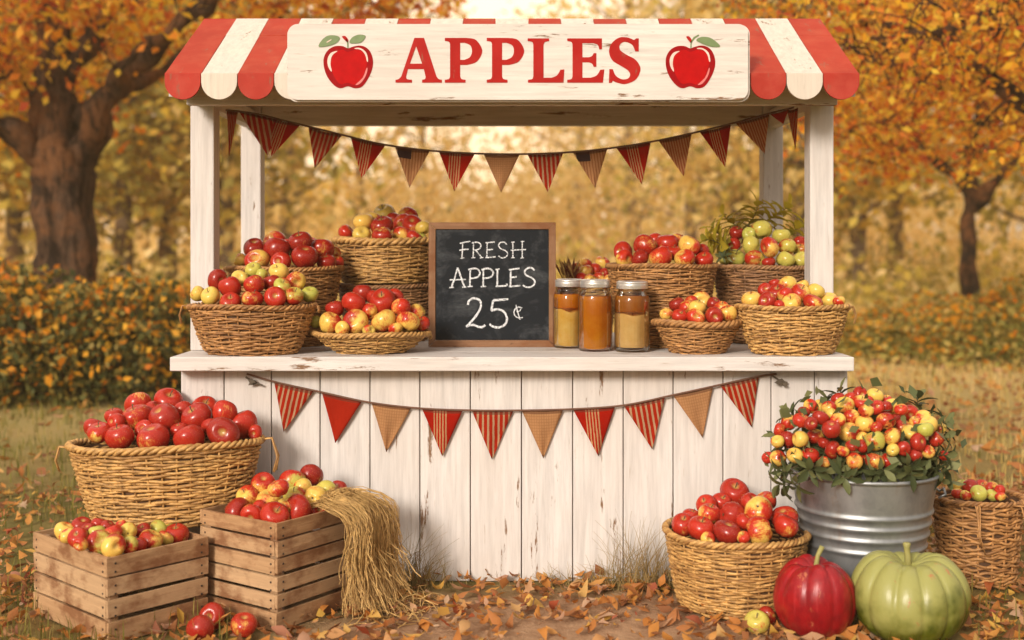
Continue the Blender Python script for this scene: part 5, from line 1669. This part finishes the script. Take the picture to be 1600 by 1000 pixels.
rt = random.Random(31)
T1 = 12.0
tp = lambda px, py, dy=0: P(px, py, T1) * 1 + Vector((0, dy, 0))
tb = P(104, 586, T1); tb.z = -.02
limbs = [
    ([tb, tp(104, 470), tp(102, 380), tp(100, 290), tp(97, 240)], .29, .30),
    ([tp(92, 255), tp(84, 160), tp(86, 70), tp(80, -60), tp(70, -230)], .27, .10),
    ([tp(118, 262), tp(152, 200, -.1), tp(185, 150, -.2), tp(225, 112, -.3), tp(300, 62, -.6), tp(380, 8, -.8), tp(500, -80, -1)], .20, .04),
    ([tp(108, 190), tp(140, 150, .3), tp(205, 112, .5), tp(262, 78, .7), tp(330, 30, 1.0), tp(400, -25, 1.3)], .12, .04),
    ([tp(78, 262), tp(45, 222, -.2), tp(8, 200, -.5), tp(-60, 175, -.9), tp(-180, 120, -1.2)], .17, .06),
    ([tp(80, 200), tp(50, 165, .3), tp(10, 125, .5), tp(-60, 60, .9)], .10, .04),
    ([tp(100, 120), tp(140, 40, .2), tp(180, -60, .4), tp(230, -200, .6)], .14, .05),
    ([tp(185, 150, -.2), tp(215, 125, -.5), tp(262, 98, -.9), tp(320, 92, -1.2)], .06, .02),
    ([tp(20, 195, -.4), tp(30, 150, -.7), tp(20, 90, -1.0), tp(30, 30, -1.3)], .05, .02)]
cls = []
for k in range(150):
    px = rt.uniform(-260, 640); lim = 128 - 100 * max(0, (px - 40) / 560) ** .6 + (40 if px < 90 else 0)
    py = lim - abs(rt.gauss(0, 1)) * 110 - 10
    if 40 < px < 150 and py > 60 and rt.random() < .8: continue
    cls.append((tp(px, py, rt.uniform(-2.0, 2.2)), rt.uniform(.16, .36)))
big_tree('maple_tree', 'large thick-trunked tree with gold orange leaves standing behind a hedge', tb, limbs, cls, 9500, .115, [M['leafgold'], M['leafrust']], M['bark'], 5, 1.15)

T2 = 9.6
tq = lambda px, py, dy=0: P(px, py, T2) + Vector((0, dy, 0))
t2b = P(1900, 600, T2); t2b.z = -.02
limbs = [
    ([t2b, tq(1890, 420), tq(1870, 250), tq(1840, 60), tq(1800, -200)], .26, .15),
    ([tq(1860, 180), tq(1740, 20), tq(1640, -40), tq(1570, 5, -.1), tq(1500, 45, -.2), tq(1440, 62, -.3), tq(1340, 74, -.4)], .12, .016),
    ([tq(1870, 260), tq(1740, 190, .2), tq(1640, 165, .3), tq(1580, 120, .4), tq(1555, 60, .5), tq(1500, 20, .6)], .09, .02),
    ([tq(1880, 330), tq(1760, 300, -.3), tq(1650, 260, -.4), tq(1590, 215, -.5), tq(1540, 150, -.5), tq(1480, 120, -.6)], .08, .015),
    ([tq(1500, 45, -.2), tq(1450, 30, -.4), tq(1390, 14, -.6)], .022, .008),
    ([tq(1440, 62, -.3), tq(1400, 45, -.1), tq(1345, 28, .2)], .018, .006),
    ([tq(1840, 60), tq(1700, -120, .3), tq(1540, -170, .5), tq(1380, -160, .6)], .09, .02)]
cls = []
for k in range(230):
    px = rt.uniform(1195, 1860); 
    lim = 40 + 205 * min(1, max(0, (px - 1200) / 190)) ** .8
    py = lim * (1 - rt.random() ** 1.3) - rt.uniform(0, 1) * 130 * (rt.random() < .5)
    cls.append((tq(px, py, rt.uniform(-1.5, 2.4)), rt.uniform(.10, .24)))
big_tree('oak_tree', 'rust-red leaved tree reaching in with thin dark branches over the meadow', t2b, limbs, cls, 10500, .066, [M['leafgold'], M['leafrust']], M['bark2'], 6, 1.1, .012)

T3 = 17.0
tr = lambda px, py, dy=0: P(px, py, T3) + Vector((0, dy, 0))
t3b = P(1515, 529, T3); t3b.z = -.02
limbs = [
    ([t3b, tr(1514, 410), tr(1513, 350), tr(1516, 290), tr(1520, 240), tr(1530, 150), tr(1525, 40), tr(1530, -80)], .15, .055),
    ([tr(1516, 300), tr(1494, 262, .3), tr(1470, 230, .5), tr(1440, 190, .8), tr(1410, 150, 1)], .10, .03),
    ([tr(1518, 330), tr(1542, 285, -.3), tr(1575, 240, -.6), tr(1620, 205, -1)], .11, .03),
    ([tr(1520, 250), tr(1490, 190, -.4), tr(1475, 120, -.8), tr(1440, 60, -1)], .08, .03),
    ([tr(1530, 170), tr(1570, 110, .4), tr(1610, 60, .8)], .08, .03)]
cls = []
for k in range(120):
    px = rt.gauss(1520, 95); py = rt.uniform(-160, 265) if abs(px - 1520) > 25 else rt.uniform(-160, 150)
    if py > 215 + 40 * math.sin(px * .05): continue
    cls.append((tr(px, py, rt.uniform(-2.2, 2.2)), rt.uniform(.3, .6)))
big_tree('maple_tree', 'slender dark-trunked forked tree with rust leaves at the meadow edge', t3b, limbs, cls, 6500, .17, [M['leafrust'], M['leafgold']], bark('dark_bark', (.04, .025, .017), (.012, .008, .006)), 7, 1.1)

# -------------------------------------------------------------------- shrubs
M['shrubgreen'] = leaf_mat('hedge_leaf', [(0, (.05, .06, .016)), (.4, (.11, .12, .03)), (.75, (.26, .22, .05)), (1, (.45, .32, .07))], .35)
M['bloom'] = leaf_mat('orange_bloom', [(0, (.70, .20, .01)), (.5, (.86, .38, .02)), (1, (.90, .56, .06))], .4)


def shrub_meshes(seed, w, d, h):
    nr = np.random.default_rng(seed)
    def shell(n, rmin):
        u = nr.normal(size=(n, 3)); u[:, 2] = np.abs(u[:, 2]) * .9; u /= np.linalg.norm(u, axis=1)[:, None]
        r = rmin + (1 - rmin) * nr.random(n) ** .5
        lump = 1 + .16 * np.sin(u[:, 0] * 6 + seed) * np.sin(u[:, 1] * 7 + 1) + .13 * np.sin(u[:, 2] * 9 + u[:, 0] * 5)
        p = u * (r * lump)[:, None]
        p[:, 2] = np.sign(p[:, 2]) * np.abs(p[:, 2]) ** .8
        return p * np.array([w, d, h])
    c = shell(4800, .25); c[:, 2] = np.maximum(c[:, 2], .03)
    a_ = np_mesh('foliage', leaf_verts(nr, c, .05 + .06 * nr.random(len(c))), 4, M['shrubgreen']).data
    c = shell(1100, .80)
    c = c[nr.random(len(c)) < .25 + .75 * np.clip(c[:, 2] / h, 0, 1)]
    b_ = np_mesh('blossoms', leaf_verts(nr, c, .05 + .07 * nr.random(len(c))), 4, M['bloom']).data
    m = MB(); rng = random.Random(seed)
    for k in range(14):
        e = Vector((rng.uniform(-.7, .7) * w, rng.uniform(-.7, .7) * d, h * rng.uniform(.6, .95)))
        m.tube([(e.x * .15, e.y * .15, -.02), (e.x * .5, e.y * .5, e.z * .5), e], [.014, .009, .004], 5)
    c_ = m.build('stems', M['bark2'])
    cm = c_.data
    for o in [o for o in COL.objects if o.data in (a_, b_, cm)]: bpy.data.objects.remove(o)
    return (('foliage', a_), ('blossoms', b_), ('stems', cm))


PROTO = [shrub_meshes(s, 1.0, .75, 1.0) for s in (41, 42, 43)]
M['shrubgreen'] = leaf_mat('golden_shrub_leaf', [(0, (.15, .16, .035)), (.4, (.36, .34, .07)), (.75, (.62, .52, .13)), (1, (.80, .62, .20))], .4)  # paler, more golden foliage of the second shrub set
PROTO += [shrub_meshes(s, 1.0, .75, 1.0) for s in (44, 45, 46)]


def shrub(i, x, y, sx, sy, sz, rz, label, group):
    t = thing('flowering_shrub', label, 'shrub', (x, y, -.01), (0, 0, rz), group)
    t.scale = (sx, sy, sz)
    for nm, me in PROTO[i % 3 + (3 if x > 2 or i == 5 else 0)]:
        o = bpy.data.objects.new(nm, me); COL.objects.link(o); o.parent = t
    return t


g = 'flowering shrubs of the hedge around the meadow'
for i, (px, Y, w_, hh, lab) in enumerate((
    (-70, 9.8, 1.0, 1.15, 'dark green orange-flowered shrub cut by the frame beyond the big oval basket'),
    (35, 10.4, 1.0, 1.20, 'orange-flowered shrub directly at the thick tree trunk'),
    (140, 9.9, .85, 1.02, 'low dark shrub before the thick tree trunk, orange dots on top'),
    (225, 10.3, .8, 1.10, 'orange-flowered shrub between the thick trunk and the stand post'),
    (300, 10.8, .8, 1.0, 'pale-topped shrub just behind the stand post by oval basket'),
    (385, 12.0, .9, .80, 'small shrub seen through the stand behind the deep red basket'),
    (1335, 14.0, .9, .56, 'orange-dotted shrub right beside the stand post by golden basket'),
    (1400, 14.4, 1.0, .66, 'orange-dotted shrub, second out from the golden-basket post'),
    (1468, 14.0, 1.0, .74, 'orange-dotted shrub before the slender forked tree, meadow side'),
    (1535, 13.6, 1.05, .80, 'orange-dotted shrub covering the slender tree foot'),
    (1610, 13.2, 1.1, .98, 'tall orange-dotted shrub cut by the frame beyond the bucket'),
    (1240, 15.5, .9, .8, 'small shrub glimpsed between the two posts behind green apples'))):
    shrub(i, X(px, Y), Y, w_ * 1.05, .85, hh * .93, rt.uniform(-.6, .6), lab, g)

# ---------------------------------------------------------------- the wood
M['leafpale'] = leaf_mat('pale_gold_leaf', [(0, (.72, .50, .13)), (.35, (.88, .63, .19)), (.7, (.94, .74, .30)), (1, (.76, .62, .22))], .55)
M['leafolive'] = leaf_mat('olive_gold_leaf', [(0, (.26, .22, .045)), (.4, (.44, .36, .07)), (.75, (.66, .52, .09)), (1, (.78, .60, .11))], .5)
M['leafyellow'] = leaf_mat('yellow_gold_leaf', [(0, (.70, .42, .04)), (.5, (.90, .62, .07)), (1, (.80, .60, .10))], .5)
M['bark3'] = bark('grey_brown_bark', (.26, .18, .11), (.13, .085, .055))


def wood_tree(seed, mats, n):
    rng = random.Random(seed); nr = np.random.default_rng(seed)
    m = MB()
    H = 11.0
    tr_ = [Vector((.12 * math.sin(z * .5 + seed), .1 * math.cos(z * .4), z)) for z in (-.05, 1, 2.2, 3.6, 5, 6.6, 8.4, 10.2)]
    m.tube(spline(tr_, 3), [.24 * (1 - .85 * i / 21) for i in range(22)], 9)
    cl = []
    for k in range(30):
        z = 1.6 + 8.6 * (k / 30); p0 = Vector((0, 0, z)); a_ = k * 2.4 + rng.uniform(-.4, .4)
        L = (2.6 - .16 * abs(z - 5)) * rng.uniform(.5, 1.1)
        e = p0 + Vector((math.cos(a_) * L, math.sin(a_) * L, L * rng.uniform(.2, .8)))
        m.tube([p0, p0.lerp(e, .5) + Vector((0, 0, -.1)), e], [.06, .04, .012], 5, caps=False)
        cl.append((e, .6)); cl.append((p0.lerp(e, .6), .5))
    a_ = m.build('trunk', M['bark3'], smooth=True)
    C = np.array([[*c] for c, s in cl]); S_ = np.array([s for c, s in cl]); idx = nr.integers(0, len(C), n)
    cen = C[idx] + nr.normal(size=(n, 3)) * S_[idx][:, None]
    cen[:, 2] = np.maximum(cen[:, 2], .8)
    b_ = np_mesh('crown', leaf_verts(nr, cen, .20 + .2 * nr.random(n)), 4, mats, (nr.random(len(C))[idx] > .6).astype(int))
    r_ = (a_.data, b_.data)
    bpy.data.objects.remove(a_); bpy.data.objects.remove(b_)
    return r_


WOOD = [wood_tree(s, mt, n_) for s, mt, n_ in ((51, [M['leafpale'], M['leafyellow']], 1500), (52, [M['leafolive'], M['leafpale']], 4200), (53, [M['leafolive'], M['leafyellow']], 4200), (54, [M['leafpale'], M['leafolive']], 1500))]
g = 'trees along the edge of the wood'
for i, (px, Y, sc, kd, lab) in enumerate((
    (-60, 24, 1.0, 2, 'olive tree of the wood farthest out beyond the thick trunk, frame-cut'),
    (20, 27, 1.0, 1, 'olive wood-edge tree glimpsed on the outer side of the thick trunk'),
    (185, 25, .95, 2, 'olive and gold wood-edge tree next to the thick trunk'),
    (262, 29, 1.05, 1, 'olive wood-edge tree between the thick trunk and stand post'),
    (352, 26, 1.0, 1, 'dark wood-edge tree seen between the two stand posts by the maple'),
    (455, 38, 1.1, 0, 'wood-edge tree above the deep red basket'),
    (560, 50, 1.3, 0, 'pale gold wood-edge tree above the stacked baskets'),
    (660, 58, 1.35, 3, 'pale wood-edge tree just beside the chalkboard top corner'),
    (905, 58, 1.35, 0, 'pale gold wood-edge tree above the cider jars'),
    (985, 50, 1.3, 3, 'pale olive wood-edge tree above the red basket'),
    (1075, 38, 1.1, 3, 'wood-edge tree above the gap between the two tall baskets'),
    (1150, 29, 1.0, 1, 'olive wood-edge tree above the leafy green basket'),
    (1245, 27, 1.0, 1, 'brownish wood-edge tree seen between the two posts by the forked tree'),
    (1345, 28, .95, 2, 'wood-edge tree right next to the outer stand post'),
    (1405, 34, 1.1, 3, 'sparse wood-edge tree beside the forked tree'),
    (1660, 27, 1.0, 2, 'frame-cut wood-edge tree farthest beyond the forked tree'))):
    t = thing('wood_edge_tree', lab, 'tree', (X(px, Y), Y, 0), (0, 0, rt.uniform(0, 6)), g)
    t.scale = (sc * rt.uniform(.9, 1.15),) * 2 + (sc * rt.uniform(.9, 1.15),)
    for nm, me in zip(('trunk', 'crown'), WOOD[kd]):
        o = bpy.data.objects.new(nm, me); COL.objects.link(o); o.parent = t
# undergrowth at the wood's edge and the far mass of trees
nr = np.random.default_rng(61)
n = 24000
y = 20 + 18 * nr.random(n); x = (nr.random(n) - .5) * y * 1.25
z = np.abs(nr.normal(0, .75, n)) * (.7 + .5 * np.sin(x * .9) * np.sin(y * .7))
k = (y > 23) | (np.abs(x) > 5)
cen = np.stack([x, y, np.abs(z) + .05], 1)[k]
o = np_mesh('undergrowth', leaf_verts(nr, cen, .12 + .16 * nr.random(len(cen))), 4, [M['leafolive'], M['drygrass']], (nr.random(len(cen)) > .6).astype(int))
tag(o, 'olive and gold undergrowth at the edge of the wood', 'undergrowth', kind='stuff')
n = 70000
y = 46 + 26 * nr.random(n); x = (nr.random(n) - .5) * y * 1.35
top = 11 + 4.5 * np.sin(x * .23 + 1) + 2.5 * np.sin(x * .61 + y * .2)
top = np.maximum(4.2, top - 9.0 * np.exp(-((x + .5) / 11.0) ** 2))
z = top * nr.random(n) ** 1.5
cen = np.stack([x, y, z + .2], 1)
M['leafmist'] = leaf_mat('far_hazed_leaf', [(0, (.90, .66, .26)), (.5, (.96, .78, .36)), (1, (.86, .70, .28))], .55)  # haze of the distance put into the leaf colour, pale close tones
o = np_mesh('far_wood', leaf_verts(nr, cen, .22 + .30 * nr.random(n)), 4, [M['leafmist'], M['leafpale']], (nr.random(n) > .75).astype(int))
tag(o, 'pale golden far wood fading out behind the stand', 'wood', kind='stuff')
# ------------------------------------------------------------ light and lens
w = bpy.data.worlds.new('World'); SC.world = w; w.use_nodes = True
nt = w.node_tree; nt.nodes.clear()
SUN_EL, SUN_AZ = math.radians(23), math.radians(180 + 28)      # over the photographer's left shoulder, veiled
sky = nt.nodes.new('ShaderNodeTexSky'); sky.sky_type = 'NISHITA'; sky.sun_disc = False
sky.sun_elevation = SUN_EL; sky.sun_rotation = SUN_AZ; sky.dust_density = 6; sky.air_density = .8; sky.ozone_density = .3
mx = nt.nodes.new('ShaderNodeMix'); mx.data_type = 'RGBA'; mx.inputs[0].default_value = .72
nt.links.new(sky.outputs[0], mx.inputs[6]); mx.inputs[7].default_value = (11.0, 9.7, 8.6, 1)     # thin warm overcast over the blue
bg = nt.nodes.new('ShaderNodeBackground'); bg.inputs[1].default_value = .09
out = nt.nodes.new('ShaderNodeOutputWorld')
# overcast: brighter overhead than at the horizon, brightest round the veiled sun
tcw = nt.nodes.new('ShaderNodeTexCoord'); sxyz = nt.nodes.new('ShaderNodeSeparateXYZ'); nt.links.new(tcw.outputs['Generated'], sxyz.inputs[0])
def wm(op, a_, b_):
    q = nt.nodes.new('ShaderNodeMath'); q.operation = op
    for i, v_ in enumerate((a_, b_)):
        if isinstance(v_, (int, float)): q.inputs[i].default_value = v_
        else: nt.links.new(v_, q.inputs[i])
    return q.outputs[0]
dotn = nt.nodes.new('ShaderNodeVectorMath'); dotn.operation = 'DOT_PRODUCT'; nt.links.new(tcw.outputs['Generated'], dotn.inputs[0])
dotn.inputs[1].default_value = (math.sin(SUN_AZ) * math.cos(SUN_EL), math.cos(SUN_AZ) * math.cos(SUN_EL), math.sin(SUN_EL))
lum = wm('ADD', wm('MULTIPLY', wm('MAXIMUM', sxyz.outputs[2], 0.0), 1.4), .32)
lum = wm('ADD', lum, wm('MULTIPLY', wm('POWER', wm('MAXIMUM', dotn.outputs['Value'], 0.0), 12.0), 1.2))
dot2 = nt.nodes.new('ShaderNodeVectorMath'); dot2.operation = 'DOT_PRODUCT'; nt.links.new(tcw.outputs['Generated'], dot2.inputs[0])
dot2.inputs[1].default_value = Vector((-.06, 1, .50)).normalized()      # bright haze glow added to the sky over the wood
lum = wm('ADD', lum, wm('MULTIPLY', wm('POWER', wm('MAXIMUM', dot2.outputs['Value'], 0.0), 6.0), .8))
mu = nt.nodes.new('ShaderNodeMix'); mu.data_type = 'RGBA'; mu.blend_type = 'MULTIPLY'; mu.inputs[0].default_value = 1
nt.links.new(mx.outputs[2], mu.inputs[6]); nt.links.new(lum, mu.inputs[7])
dot3 = nt.nodes.new('ShaderNodeVectorMath'); dot3.operation = 'DOT_PRODUCT'; nt.links.new(tcw.outputs['Generated'], dot3.inputs[0])
dot3.inputs[1].default_value = Vector((-.03, 1, .07)).normalized()      # golden glow low over the clearing
gm = nt.nodes.new('ShaderNodeMix'); gm.data_type = 'RGBA'; gm.blend_type = 'MULTIPLY'; gm.inputs[0].default_value = 1
nt.links.new(wm('POWER', wm('MAXIMUM', dot3.outputs['Value'], 0.0), 14.0), gm.inputs[6]); gm.inputs[7].default_value = (10.0, 6.4, 2.2, 1)
ga = nt.nodes.new('ShaderNodeMix'); ga.data_type = 'RGBA'; ga.blend_type = 'ADD'; ga.inputs[0].default_value = 1; ga.clamp_result = False
nt.links.new(mu.outputs[2], ga.inputs[6]); nt.links.new(gm.outputs[2], ga.inputs[7])
nt.links.new(ga.outputs[2], bg.inputs[0]); nt.links.new(bg.outputs[0], out.inputs[0])
sd = bpy.data.lights.new('sun', 'SUN'); sd.energy = 2.9; sd.angle = math.radians(14); sd.color = (1, .925, .845)
so = bpy.data.objects.new('sun', sd); COL.objects.link(so)
dirv = Vector((math.sin(SUN_AZ) * math.cos(SUN_EL), math.cos(SUN_AZ) * math.cos(SUN_EL), math.sin(SUN_EL)))
so.rotation_euler = dirv.to_track_quat('Z', 'Y').to_euler()
so.location = (-8, -12, 14)
cd = bpy.data.cameras.new('camera'); co = bpy.data.objects.new('camera', cd); COL.objects.link(co)
co.location = (0, 0, CAM_Z); co.rotation_euler = (PI / 2, 0, 0)
cd.sensor_width = 36; cd.lens = 36 * FPX / 1600; cd.shift_y = -110 / 1600
cd.clip_start = .05; cd.clip_end = 500
cd.dof.use_dof = True; cd.dof.focus_distance = 4.5; cd.dof.aperture_fstop = 1.4
SC.camera = co
SC.render.engine = 'CYCLES'
SC.view_settings.view_transform = 'Standard'; SC.view_settings.look = 'None'
SC.view_settings.exposure = .06; SC.view_settings.gamma = 1
SC.cycles.use_denoising = True
SC.cycles.max_bounces = 8; SC.cycles.transparent_max_bounces = 8; SC.cycles.transmission_bounces = 8
SC.cycles.caustics_reflective = False; SC.cycles.caustics_refractive = False
SC.render.resolution_x = 1024; SC.render.resolution_y = 640

# the golden autumn air
m = MB(); m.box(-75, 75, -6, 80, -1.1, 24)
a = N('golden_haze')
hv = a.n('VolumePrincipled', {'Color': (1.0, .84, .56), 'Density': .0022, 'Anisotropy': .0})
a.t.links.new(hv.outputs[0], a.out.inputs['Volume'])
hz = tag(m.build('haze', a.mat), 'pale golden haze in the air of the meadow', 'haze', kind='stuff')
SC.cycles.volume_bounces = 1
SC.cycles.volume_step_rate = 10
